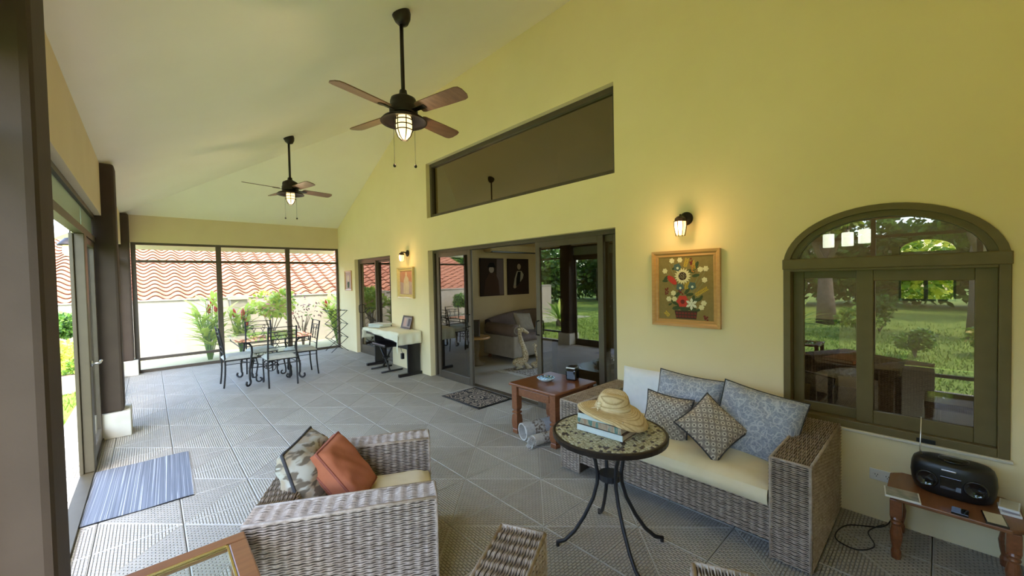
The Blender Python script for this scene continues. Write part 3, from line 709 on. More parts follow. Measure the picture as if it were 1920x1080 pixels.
def pat_lace():
    m = principled('lace_blue', (.4, .44, .53), .75); g = N(m); co = g.coord('Object')
    wob = g.n('ShaderNodeTexNoise'); wob.inputs['Scale'].default_value = 22; g.l(co, wob.inputs['Vector'])
    add = g.n('ShaderNodeVectorMath', operation='MULTIPLY_ADD'); add.inputs[1].default_value = (.035, .035, .035); g.l(wob.outputs[1], add.inputs[0]); g.l(co, add.inputs[2])
    def petal(scale, freq, wd):
        v2 = g.n('ShaderNodeTexVoronoi'); v2.inputs['Scale'].default_value = scale; g.l(add.outputs[0], v2.inputs['Vector'])
        return g.ramp(g.math('FRACT', g.math('MULTIPLY', v2.outputs['Distance'], freq)), [(0, (1, 1, 1)), (wd, (0, 0, 0)), (1-wd, (0, 0, 0)), (1, (1, 1, 1))])
    f = g.mix(1.0, petal(13, 2.6, .14), petal(24, 1.6, .12), 'LIGHTEN')
    base = g.ramp(g.noise(co, 90, 2), [(.35, (.23, .255, .32)), (.65, (.36, .385, .45))])
    g.col(g.mix(g.math('MULTIPLY', f, .8), base, (.60, .61, .63))); g.bump(f, .25, .003)
pat_lace()
def pat_rings(name, rot):
    m = principled(name, (.4, .35, .28), .8); g = N(m); co = g.coord('Object', (1, 1, 1), (0, 0, rot))
    sp = g.n('ShaderNodeSeparateXYZ'); g.l(co, sp.inputs[0])
    P = .036
    fx = g.math('SUBTRACT', g.math('FRACT', g.math('DIVIDE', g.math('ADD', sp.outputs[0], 5), P)), .5); fy = g.math('SUBTRACT', g.math('FRACT', g.math('DIVIDE', g.math('ADD', sp.outputs[1], 5), P)), .5)
    d = g.math('SQRT', g.math('ADD', g.math('MULTIPLY', fx, fx), g.math('MULTIPLY', fy, fy)))
    c = g.ramp(d, [(.0, (.13, .10, .085)), (.15, (.15, .115, .10)), (.19, (.60, .54, .43)), (.33, (.56, .50, .40)), (.40, (.24, .20, .17)), (.55, (.30, .255, .21)), (.62, (.18, .15, .13))])
    g.col(c)
pat_rings('ring_brocade', pi/4); pat_rings('ring_brocade_pale', pi/4)
mottled('charcoal_piping', (.03, .03, .035), (.05, .05, .055), 20, .8)
mottled('orange_cotton', (.33, .098, .042), (.40, .13, .058), 9, .8, .35, 11, .01); mottled('rust_piping', (.22, .06, .035), (.27, .08, .05), 20, .8)
m = principled('palm_print', (.5, .45, .35), .75); g = N(m); co = g.coord('Object', (1, 2.2, 1)); 
g.col(g.mix(g.ramp(g.noise(co, 11, 2), [(.50, (0, 0, 0)), (.56, (1, 1, 1))]), g.mix(g.ramp(g.noise(g.coord('Object', (1, 1, 1), (0, 0, 1), (3, 1, 0)), 7, 2), [(.48, (0, 0, 0)), (.55, (1, 1, 1))]), (.33, .265, .18), (.40, .385, .33)), (.13, .105, .075))); g.bump(g.noise(co, 9), .5, .012)
# sofa pillows. sofa faces -x; viewer's right is -y
cyl = Vector
pillow('white_back_cushion', 'plain white back cushion standing behind the straw hat', .50, .40, .13, 'white_fabric', (3.16, 1.72, .60), (0, -1, 0), (.16, 0, 1), 5, .02, wr=.002)
pillow('cream_back_cushion', 'cream back cushion almost hidden behind the patterned cushions', .72, .34, .12, 'cream_fabric', (3.22, 1.06, .565), (0, -1, 0), (.12, 0, 1), 6, .02, wr=.002)
pillow('lace_cushion', 'blue-grey floral lace cushion in the middle of the sofa', .50, .46, .16, 'lace_blue', (3.02, 1.33, .620), (0, -1, -.05), (.34, -.02, 1), 7, .06, 4, 'charcoal_piping', .005, group='floral lace cushions')
pillow('lace_cushion', 'blue-grey floral lace cushion slumped against the sofa arm', .50, .46, .17, 'lace_blue', (2.985, .84, .605), (.10, -1, -.18), (.42, -.10, 1), 8, .06, 4, 'charcoal_piping', .005, group='floral lace cushions')
pillow('brocade_cushion', 'square brown ring-patterned cushion left of the diamond cushion', .34, .335, .13, 'ring_brocade', (2.80, 1.38, .565), (.12, -1, -.08), (.35, -.05, 1), 9, .10, 4, 'charcoal_piping', .006, group='ring-patterned cushions')
pillow('brocade_cushion', 'ring-patterned cushion standing on its corner as a diamond', .335, .335, .13, 'ring_brocade_pale', (2.765, 1.05, .590), (.06, -1, -.80), (.38, .70, 1), 10, .09, 4, 'charcoal_piping', .006, group='ring-patterned cushions')
# armchair pillows
fx, fy = cos(-FW), sin(-FW)
def chp(lx, ly, z): return (.81+lx*fx-ly*fy, 2.18+lx*fy+ly*fx, z)
pillow('orange_cushion', 'burnt orange cushion with dark piping on the wicker armchair', .27, .35, .07, 'orange_cotton', chp(-.07, .0, .585), (.66, .75, .04), (-.60, .46, 1.0), 11, .015, 6, 'rust_piping', .006, wr=.003, gus=.075)
pillow('palm_print_cushion', 'beige leaf-print cushion with dark piping behind the orange one', .42, .38, .20, 'palm_print', chp(-.245, .02, .590), (-fy+.1, fx, -.04), (-.30*fx, -.30*fy, 1), 12, .03, 4, 'charcoal_piping', .008, wr=.009)
# ================================================================ TABLES AND SMALL THINGS
def turned_leg(prof_top, c, mat, par, n=16, nm='leg', sq=None):
    mb = MB()
    if sq:
        for (z0, z1, s) in sq: mb.box(c[0]-s, c[0]+s, c[1]-s, c[1]+s, z0, z1)
    mb.lathe(prof_top, n, c); return mb.build(nm, mat, par, smooth=False, bevel=.003)
# ---- round mosaic table
TC = (2.0, 1.345); TZ = .70; TR = .335
t = thing('mosaic_table', 'round pebble-mosaic table on curved black iron legs', 'table', (TC[0], TC[1], 0))
mb = MB(); mb.lathe([(0, TZ-.035), (TR-.008, TZ-.035), (TR, TZ-.03), (TR+.002, TZ-.006), (TR-.006, TZ), (TR-.016, TZ), (TR-.016, TZ-.008), (0, TZ-.008)], 48); mb.build('rim', 'dark_bronze', t, smooth=False)
mottled('mosaic_grout', (.25, .22, .13), (.31, .27, .17), 30, .8)
MB().lathe([(0, TZ-.010), (TR-.016, TZ-.010), (TR-.016, TZ-.004), (0, TZ-.004)], 40).build('mosaic_bed', 'mosaic_grout', t)
m = principled('pebble_tan', (.4, .36, .22), .45); g = N(m); g.col(g.ramp(g.noise(g.coord('Object'), 55, 1), [(.3, (.25, .215, .105)), (.5, (.39, .345, .195)), (.7, (.50, .46, .30))]))
principled('pebble_dark', (.045, .028, .022), .35)
rg = random.Random(4); pts = []
sp_ = .0215
for i in range(-18, 19):
    for j in range(-20, 21):
        x = (i+.5*(j % 2))*sp_+rg.uniform(-.004, .004); y = j*sp_*.87+rg.uniform(-.004, .004)
        if x*x+y*y < (TR-.028)**2: pts.append((x, y))
def pebble(mb, x, y, r, k=7):
    a0 = rg.uniform(0, 6); R = [r*rg.uniform(.82, 1.12) for _ in range(k)]
    vs = [(x+R[i]*cos(a0+2*pi*i/k), y+R[i]*sin(a0+2*pi*i/k), TZ-.004) for i in range(k)]
    vs += [(x+R[i]*.75*cos(a0+2*pi*i/k), y+R[i]*.75*sin(a0+2*pi*i/k), TZ-.0005) for i in range(k)]
    mb.add(vs, [(i, (i+1) % k, k+(i+1) % k, k+i) for i in range(k)]+[tuple(range(k, 2*k))])
pd = MB(); dk = []
flowers = [(rg.uniform(-.24, .24), rg.uniform(-.24, .24)) for _ in range(9)]
for x, y in pts:
    if rg.random() < .10 or any((x-a)**2+(y-b)**2 < .020**2 for a, b in flowers): dk.append((x, y))
    else: pebble(pd, x, y, .0115)
pd.build('pebble_mosaic', 'pebble_tan', t, kind='stuff')
for x, y in dk[:150]:
    q = MB(); pebble(q, x, y, .0122); q.build('pebble', 'pebble_dark', t)
for a in (137, -39, -118, 47):
    a = radians(a); c, s = cos(a), sin(a); prof = [(.17, TZ-.035), (.13, .62), (.085, .52), (.072, .44), (.075, .38), (.10, .29), (.155, .18), (.215, .09), (.275, .035), (.325, .022)]
    mb = MB(); mb.tube([(r*c, r*s, z) for r, z in prof], .0115, 8)
    lg = mb.build('leg', 'black_iron', t, smooth=True)
    MB().lathe([(0, 0), (.011, 0), (.011, .022), (0, .022)], 10, (.318*c, .318*s, 0)).build('foot', 'black_plastic', lg)
mb = MB(); mb.lathe([(0, .405), (.065, .405), (.065, .44), (0, .44)], 16); mb.build('hub', 'black_iron', t)
# ---- books and straw hat
mottled('paper', (.50, .545, .495), (.58, .62, .57), 30, .8, .4, 200, .001, stretch=(1, 1, 30))
mottled('page_edge', (.42, .33, .22), (.52, .42, .30), 40, .9)
principled('book_brown', (.10, .05, .03), .5); principled('book_mint', (.62, .74, .68), .5)
m = principled('book_spine', (.3, .2, .13), .55); g = N(m); co = g.coord('Object', (1, 6, 1)); g.col(g.ramp(g.noise(co, 8, 3), [(.38, (.32, .20, .12)), (.5, (.40, .30, .20)), (.56, (.08, .17, .13)), (.7, (.14, .22, .18))]))
def book(label, c, L, Wb, h, rz, cover, spine, pages, group=None, nm='book'):
    t = thing(nm, label, 'book', c, rz, group); th = .003
    B(-Wb/2+.006, Wb/2-.003, -L/2+.003, L/2-.003, th, h-th).build('pages', pages, t)
    B(-Wb/2, Wb/2, -L/2, L/2, 0, th).build('cover', cover, t); B(-Wb/2, Wb/2, -L/2, L/2, h-th, h).build('cover', cover, t)
    B(-Wb/2-.004, -Wb/2+.006, -L/2, L/2, 0, h).build('spine', spine, t, bevel=.003); return t
bx, by = 2.005, 1.345
book('pale-spined hardback at the bottom of the book stack', (bx, by, TZ+.002), .30, .235, .034, radians(4), 'book_brown', 'paper', 'page_edge', 'books under the straw hat')
book('brown and green spined hardback in the middle of the stack', (bx+.008, by+.004, TZ+.0365), .295, .23, .036, radians(2), 'book_brown', 'book_spine', 'page_edge', 'books under the straw hat')
book('pale mint-spined hardback at the top under the straw hat', (bx+.006, by+.008, TZ+.073), .29, .225, .030, radians(7), 'book_brown', 'paper', 'page_edge', 'books under the straw hat')
m = principled('straw', (.6, .47, .25), .8); g = N(m); co = g.coord('Object'); sp = g.n('ShaderNodeSeparateXYZ'); g.l(co, sp.inputs[0])
rd = g.math('SQRT', g.math('ADD', g.math('MULTIPLY', sp.outputs[0], sp.outputs[0]), g.math('MULTIPLY', sp.outputs[1], sp.outputs[1])))
ln = g.math('FRACT', g.math('ADD', g.math('MULTIPLY', rd, 85), g.math('MULTIPLY', sp.outputs[2], 40)))
g.col(g.mix(g.ramp(ln, [(0, (1, 1, 1)), (.22, (0, 0, 0)), (.85, (0, 0, 0)), (1, (1, 1, 1))]), g.ramp(g.noise(co, 40), [(.3, (.60, .45, .23)), (.7, (.72, .57, .33))]), (.36, .23, .09))); g.bump(ln, .4, .004)
hat = thing('straw_hat', 'wide-brimmed straw sun hat resting on the stacked books', 'hat', (2.03, 1.335, TZ+.124)); hat.rotation_euler = (radians(4), radians(3), radians(-3))
mb = MB(); n = 40
rings = [(.212, -.030), (.19, -.016), (.165, -.006), (.14, .0), (.115, .004), (.104, .010), (.101, .03), (.098, .055), (.092, .08), (.078, .098), (.05, .106), (.02, .102), (0.0005, .098)]
vs = []
for r, z in rings:
    for j in range(n):
        a = 2*pi*j/n; dz = 0; rr_ = r
        if r > .1: k = (r-.1)/.11; dz = k*(.010*cos(2*a+.6)+.012)-max(0, k-.5)*.085*max(0, cos(a+.95))+.010*k*cos(a+.95+pi); rr_ = r*(1+.03*cos(2*a))
        elif z > .05: dz = -.022*math.exp(-((cos(a-.5)*r)**2)/.0009)*min(1, (z-.05)/.05); rr_ = r*(1+.06*cos(2*a-1))
        vs.append((rr_*cos(a), rr_*sin(a), z+dz))
fs = [(i*n+j, i*n+(j+1) % n, (i+1)*n+(j+1) % n, (i+1)*n+j) for i in range(len(rings)-1) for j in range(n)]
mb.add(vs, fs); o = mb.build('hat_body', 'straw', hat, smooth=True); sol = o.modifiers.new('thick', 'SOLIDIFY'); sol.thickness = .004
principled('straw_cord', (.72, .60, .38), .8)
mb = MB()
for dz in (.012, .019): mb.tube([(.0985*cos(a*.2)*1.02, .0985*sin(a*.2)*1.02, dz+.003) for a in range(32)], .004, 6, closed=True)
for dz in (0, .014, .03): mb.lathe([(0, -.01), (.014, -.005), (.015, .002), (0, .01)], 10, (-.103, .022, .014+dz))
for k_ in (-1, 1): mb.tube([(-.103, .022, .02), (-.13, .03+k_*.02, .012), (-.17, .035+k_*.035, -.005)], .004, 6)
mb.build('hat_band', 'straw_cord', hat, smooth=True)
# ---- red wood end table with carved legs
t = thing('end_table', 'reddish wooden end table with turned legs by the door', 'table', (3.07, 2.75, 0)); h = .53; w_ = .325
B(-w_, w_, -w_, w_, h-.028, h).build('table_top', 'red_wood', t, bevel=.008)
for sx in (-1, 1):
    for sy in (-1, 1):
        c = (sx*(w_-.06), sy*(w_-.06), 0); mb = MB(); s = .036
        mb.box(c[0]-s, c[0]+s, c[1]-s, c[1]+s, .26, h-.028)
        def sqr(z, r): return [(c[0]-r, c[1]-r, z), (c[0]+r, c[1]-r, z), (c[0]+r, c[1]+r, z), (c[0]-r, c[1]+r, z)]
        prof = [(.26, .036), (.245, .030), (.235, .022), (.225, .036), (.21, .036), (.20, .024), (.185, .036), (.12, .040), (.06, .036), (.045, .028), (.035, .034), (0, .034)]
        for (za, ra), (zb, rb) in zip(prof, prof[1:]): mb.hexa(sqr(zb, rb)+sqr(za, ra))
        mb.build('leg', 'red_wood', t)
for sx in (-1, 1):
    B(sx*(w_-.06)-.012, sx*(w_-.06)+.012, -w_+.09, w_-.09, .40, h-.028).build('apron', 'red_wood', t)
    B(-w_+.09, w_-.09, sx*(w_-.06)-.012, sx*(w_-.06)+.012, .40, h-.028).build('apron', 'red_wood', t)
dr = B(-w_+.036, -w_+.05, -w_+.115, w_-.115, .415, h-.045).build('drawer', 'red_wood', t, bevel=.004)
# dish
m = principled('dish_blue', (.2, .4, .6), .2, coat=.5); g = N(m); co = g.coord('Object'); g.col(g.ramp(g.noise(co, 38, 2), [(.42, (.05, .15, .30)), (.5, (.20, .42, .62)), (.6, (.50, .70, .82))]))
principled('dish_white', (.55, .66, .72), .25, coat=.4)
t = thing('blue_dish', 'small blue and white ceramic dish on the end table', 'dish', (3.06, 2.83, .53)); 
MB().lathe([(0, 0), (.05, 0), (.055, .004), (.085, .022), (.094, .034), (.090, .035)], 28).build('dish_body', 'dish_white', t, smooth=True)
MB().lathe([(.090, .0352), (.078, .024), (.05, .010), (0, .009)], 28).build('glaze', 'dish_blue', t, smooth=True)
for i in range(14):
    a = i*2*pi/14; MB().lathe([(0, 0), (.009, 0), (.008, .004), (0, .005)], 8, (.088*cos(a), .088*sin(a), .0335)).build('rim_dot', 'dish_blue' if i % 2 else 'dish_white', t)
# black canister
t = thing('black_canister', 'glossy black canister with silver rim on the end table', 'canister', (3.27, 2.64, .53), radians(12))
B(-.058, .058, -.058, .058, 0, .125).build('body', 'gloss_black', t, bevel=.022); B(-.052, .052, -.052, .052, .125, .142).build('rim', 'silver', t, bevel=.006); B(-.04, .04, -.04, .04, .140, .150).build('lid', 'gloss_black', t, bevel=.004)
# ---- rolled rugs below the table
mottled('rug_grey', (.34, .33, .33), (.42, .41, .40), 40, .95); mottled('rug_beige', (.44, .40, .33), (.56, .52, .44), 60, .95, .4, 200, .004); mottled('rug_fringe', (.40, .38, .34), (.50, .475, .43), 50, .95)
m = principled('rug_pattern', (.3, .25, .2), .95); g = N(m); co = g.coord('Object', (60, 60, 60)); g.col(g.ramp(g.noise(g.coord('Object'), 45, 2), [(.42, (.16, .12, .09)), (.5, (.36, .31, .25)), (.58, (.48, .44, .37))]))
def roll(label, a, b, R, turns, mat, edge, fringe):
    a, b = Vector(a), Vector(b); ax = (b-a).normalized(); L = (b-a).length; sd = ax.cross(Z_).normalized(); n = int(turns*26)
    t = thing('rolled_rug', label, 'rug', (a.x, a.y, 0)); mb = MB(); a0 = Vector((0, 0, R))
    th = .013; ring = []
    for i in range(n+1):
        th_ = 2*pi*turns*i/n; r = R-(R*.55)*(1-i/n) if turns > 1.5 else R-(.02)*(1-i/n)
        ring.append((r, th_))
    def pt(r, th_, s): return a0+ax*s+sd*(r*cos(th_))+Z_*(r*sin(th_))
    segs = ((0, .10), (.10, .22), (.22, L))
    for si, (s0, s1) in enumerate(segs):
        m2 = MB(); vs = []
        for r, q in ring: vs += [pt(r, q, s0), pt(r, q, s1), pt(r-th, q, s1), pt(r-th, q, s0)]
        k = len(ring)
        fs = []
        for i in range(k-1):
            for e in range(4): fs.append((4*i+e, 4*i+(e+1) % 4, 4*i+4+(e+1) % 4, 4*i+4+e))
        fs += [(0, 1, 2, 3), (4*k-1, 4*k-2, 4*k-3, 4*k-4)]
        m2.add(vs, fs); m2.build(('edge_border', 'pattern_band', 'rug_body')[si], (edge, 'rug_pattern', mat)[si], t, smooth=False)
    mb = MB(); r = random.Random(3)
    for i in range(fringe):
        q = r.uniform(0, 2*pi); rr_ = R*r.uniform(.55, 1)-.006; p = pt(rr_, q, 0); d = -ax*r.uniform(.03, .07)
        e = p+d+Vector((0, 0, -r.uniform(0, .05))); e.z = max(.004, e.z); mb.tube([p, p+d*.6, e], .0035, 4)
    if fringe: mb.build('fringe', 'rug_fringe', t, kind='stuff')
roll('larger rolled grey rug with white rim under the end table', (2.69, 2.82, 0), (3.32, 2.66, 0), .095, 1.15, 'rug_grey', 'rug_fringe', 0)
roll('smaller rolled beige rug with fringe beside the table leg', (2.66, 2.64, 0), (3.28, 2.52, 0), .058, 2.6, 'rug_beige', 'rug_beige', 40)
# ---- bench with radio
t = thing('wooden_bench', 'small brown wooden bench with turned legs under the arched window', 'bench', (3.215, -.038, 0)); bh = .36; hx, hy_ = .205, .25; cc = .05
MB().prism([(-hx+cc, -hy_), (hx-cc, -hy_), (hx, -hy_+cc), (hx, hy_-cc), (hx-cc, hy_), (-hx+cc, hy_), (-hx, hy_-cc), (-hx, -hy_+cc)], bh-.022, bh).build('bench_top', 'brown_wood', t, bevel=.006)
for sx in (-1, 1):
    for sy in (-1, 1):
        turned_leg([(.020, 0), (.022, .04), (.017, .06), (.024, .10), (.028, .14), (.019, .19), (.026, .205), (.018, .215), (.026, .225), (.022, .235), (.022, .24)], (sx*.165, sy*.205, 0), 'red_wood', t, sq=[(.24, bh-.022, .025)])
for sx in (1,):
    pth = [(sx*.165, -.18+i*.03, .20) for i in range(13)]; MB().tube(pth, [.008, .011, .009, .012, .010, .013, .015, .013, .010, .012, .009, .011, .008], 10).build('stretcher', 'brown_wood', t, smooth=True)
for sy in (-1, 1): MB().tube([(-.165+i*.03, sy*.205, .16) for i in range(12)], [.008, .011, .009, .012, .010, .014, .014, .010, .012, .009, .011, .008], 10).build('stretcher', 'brown_wood', t, smooth=True)
t = thing('portable_radio', 'black rounded portable stereo with raised antenna on the bench', 'radio', (3.285, -.045, bh), radians(-4))
mb = MB(); n = 32; vs = []
rings = [(.80, .0), (.90, .012), (.97, .05), (1, .10), (.98, .145), (.93, .172), (.84, .185), (.6, .190), (.0, .192)]
for r, z in rings:
    for j in range(n):
        a = 2*pi*j/n; c, s = cos(a), sin(a); ex = abs(c)**.75*(1 if c > 0 else -1); ey = abs(s)**.75*(1 if s > 0 else -1)
        vs.append((ex*.098*r, ey*.165*r, z-.035*(1 if s < 0 else .0)*0))
mb.add(vs, [(i*n+j, i*n+(j+1) % n, (i+1)*n+(j+1) % n, (i+1)*n+j) for i in range(len(rings)-1) for j in range(n)]+[tuple(range(n-1, -1, -1))])
mb.build('body', 'black_plastic', t, smooth=True)
MB().lathe([(0, 0), (.058, 0), (.062, .003), (.055, .006), (0, .008)], 26, (0, -.005, .190)).build('disc_lid', 'gloss_black', t, smooth=True)
for y in (-.09, .09):
    q = MB(); q.lathe([(.040, 0), (.046, -.005), (.040, -.008), (.034, -.003), (0, -.004)], 22, (-.091, y, .085), 'X'); q.build('speaker', 'gloss_black', t, smooth=True)
B(-.099, -.093, -.04, .04, .05, .12).build('display', 'gloss_black', t, bevel=.002); B(-.098, -.09, -.02, .035, .150, .158).build('chrome_strip', 'silver', t, bevel=.002)
mb = MB(); mb.tube([(-.01, .12, .185), (-.012, .125, .215), (-.018, .12, .40)], [.006, .003, .002], 8); mb.lathe([(0, 0), (.004, .003), (0, .008)], 8, (-.018, .12, .40)); mb.build('antenna', 'silver', t, smooth=True)
def slab_thing(nm, label, cat, loc, rz, w, d, h, mat, group=None, extra=None):
    t = thing(nm, label, cat, loc, rz, group); B(-w/2, w/2, -d/2, d/2, 0, h).build('case', mat, t, bevel=.001)
    if extra: B(-w/2+extra[1], w/2-extra[2], -d/2+.006, d/2-.006, h, h+.0006).build('insert', extra[0], t)
    return t
mottled('cover_grey', (.22, .26, .24), (.42, .40, .37), 25, .2); mottled('cover_cream', (.58, .54, .40), (.64, .60, .46), 15, .4); mottled('cover_violet', (.30, .28, .36), (.40, .38, .44), 15, .3)
slab_thing('disc_case', 'grey-covered music disc case at the left end of the bench', 'disc case', (3.06, .145, bh), radians(6), .125, .142, .010, 'clear_plastic' if 'clear_plastic' in MATS else 'white_plastic', 'disc cases on the bench', ('cover_grey', .004, .003))
slab_thing('disc_case', 'black disc case in front of the portable stereo', 'disc case', (3.045, -.07, bh), radians(-3), .07, .06, .012, 'gloss_black', 'disc cases on the bench')
slab_thing('disc_case', 'cream-covered disc case on the front of the bench', 'disc case', (3.075, -.185, bh), radians(5), .13, .075, .010, 'gloss_black', 'disc cases on the bench', ('cover_cream', .004, .004))
slab_thing('disc_case', 'violet disc case at the bottom of the pile beside the stereo', 'disc case', (3.24, -.243, bh), radians(2), .125, .07, .012, 'white_plastic', 'disc cases on the bench', ('cover_violet', .004, .004))
slab_thing('disc_case', 'cream disc booklet on top of the pile beside the stereo', 'disc case', (3.27, -.245, bh+.0128), radians(-6), .125, .07, .012, 'white_plastic', 'disc cases on the bench', ('cover_cream', .003, .003))
# outlet and cord
t = thing('wall_outlet', 'white horizontal double outlet below the arched window', 'outlet', (XW, .255, .295)); B(-.008, 0, -.06, .06, -.036, .036).build('plate', 'white_plastic', t, bevel=.003)
for y in (-.026, .026):
    s_ = B(-.011, -.008, y-.018, y+.018, -.016, .016).build('socket', 'white_plastic', t, bevel=.002)
    mb = MB()
    for dy, dz in ((-.006, .004), (.006, .004), (0, -.008)): mb.box(-.0115, -.0108, y+dy-.0015, y+dy+.0015, dz-.004, dz+.004)
    mb.build('slot', 'black_plastic', s_)
mb = MB(); pts = [(3.37, .02, bh+.03), (3.425, .09, bh-.02), (3.43, .12, .22), (3.42, .19, .10), (3.35, .24, .012), (3.22, .40, .006), (3.02, .43, .006), (2.97, .33, .006), (3.08, .26, .006), (3.22, .30, .006), (3.33, .27, .006), (3.39, .24, .006)]
def smooth_path(P, n=8):
    P = [Vector(p) for p in P]; out = []
    for i in range(len(P)-1):
        p0, p1, p2, p3 = P[max(i-1, 0)], P[i], P[i+1], P[min(i+2, len(P)-1)]
        for k in range(n):
            t_ = k/n; out.append(.5*((2*p1)+(p2-p0)*t_+(2*p0-5*p1+4*p2-p3)*t_*t_+(3*p1-p0-3*p2+p3)*t_**3))
    return out+[P[-1]]
tag(mb.tube(smooth_path(pts), .0035, 6).build('power_cord', 'black_plastic', smooth=True), 'black power cord looped on the floor beside the bench', 'cord')
# ---- glass topped side table bottom left
t = thing('glass_side_table', 'brown wood side table with brass-edged glass top at bottom left', 'table', (.035, 1.55, 0)); hx, hy_, th_ = .222, .40, .60
fr_ = MB(); wd = .062
fr_.box(-hx, hx, hy_-wd, hy_, th_-.03, th_); fr_.box(-hx, hx, -hy_, -hy_+wd, th_-.03, th_); fr_.box(-hx, -hx+wd, -hy_+wd, hy_-wd, th_-.03, th_); fr_.box(hx-wd, hx, -hy_+wd, hy_-wd, th_-.03, th_)
fr_.build('table_frame', 'brown_wood', t, bevel=.006)
mb = MB(); i0 = wd
for a in ((-hx+i0, hx-i0, hy_-i0-.006, hy_-i0), (-hx+i0, hx-i0, -hy_+i0, -hy_+i0+.006), (-hx+i0, -hx+i0+.006, -hy_+i0, hy_-i0), (hx-i0-.006, hx-i0, -hy_+i0, hy_-i0)): mb.box(a[0], a[1], a[2], a[3], th_-.012, th_+.002)
mb.build('brass_trim', 'brass', t); B(-hx+i0+.006, hx-i0-.006, -hy_+i0+.006, hy_-i0-.006, th_-.010, th_-.004).build('glass_top', 'clear_glass', t)
for sx in (-1, 1):
    for sy in (-1, 1): B(sx*(hx-.03)-.022, sx*(hx-.03)+.022, sy*(hy_-.03)-.022, sy*(hy_-.03)+.022, 0, th_-.03).build('leg', 'brown_wood', t, bevel=.004)
# ---- floor mats
m = principled('mat_stripes', (.2, .24, .3), .95); g = N(m); co = g.coord('Object', (1, .002, .1)); 
g.col(g.ramp(g.noise(co, 120, 2, .8), [(.40, (.10, .112, .135)), (.5, (.15, .165, .19)), (.59, (.18, .20, .23)), (.62, (.46, .48, .51))])); g.bump(g.noise(g.coord('Object', (1, 1, 1)), 220), .5, .004)
t = thing('striped_mat', 'blue-grey striped mat by the open screen door', 'mat', (-.10, 4.43, 0)); t.rotation_euler = (0, 0, radians(-1.5))
MB().grid(lambda a, b: ((a-.5)*.63, (b-.5)*1.06, .008+.002*sin(9*a+7*b)+.001*sin(23*b)), 20, 30).build('weave', 'mat_stripes', t, smooth=True); B(-.315, .315, -.53, .53, 0, .005).build('backing', 'black_plastic', t)
mb = MB()
for i in range(70): mb.box(.312, .322, -.52+i*.015, -.514+i*.015, .001, .006)
mb.build('fringe', 'rug_fringe', t, kind='stuff')
m = principled('mat_scroll', (.1, .08, .06), .95); g = N(m); co = g.coord('Object'); v = g.n('ShaderNodeTexVoronoi', feature='SMOOTH_F1'); v.inputs['Scale'].default_value = 14; g.l(co, v.inputs['Vector'])
sp = g.n('ShaderNodeSeparateXYZ'); g.l(co, sp.inputs[0]); rd = g.math('SQRT', g.math('ADD', g.math('MULTIPLY', sp.outputs[0], sp.outputs[0]), g.math('MULTIPLY', g.math('MULTIPLY', sp.outputs[1], sp.outputs[1]), .45)))
r1 = g.ramp(g.math('FRACT', g.math('MULTIPLY', v.outputs['Distance'], 5)), [(.35, (0, 0, 0)), (.5, (1, 1, 1)), (.8, (1, 1, 1)), (.95, (0, 0, 0))])
r2 = g.ramp(g.math('FRACT', g.math('MULTIPLY', rd, 24)), [(.4, (0, 0, 0)), (.5, (1, 1, 1)), (.9, (1, 1, 1)), (1, (0, 0, 0))])
g.col(g.mix(g.mix(g.math('LESS_THAN', rd, .10), r1, r2), (.022, .017, .015), (.33, .26, .19)))
t = thing('door_mat', 'black and tan scroll-patterned doormat at the sliding door', 'mat', (3.24, 4.29, 0), radians(1)); B(-.29, .29, -.41, .41, 0, .010).build('border', 'black_plastic', t, bevel=.003); B(-.255, .255, -.375, .375, .010, .0115).build('pile', 'mat_scroll', t)
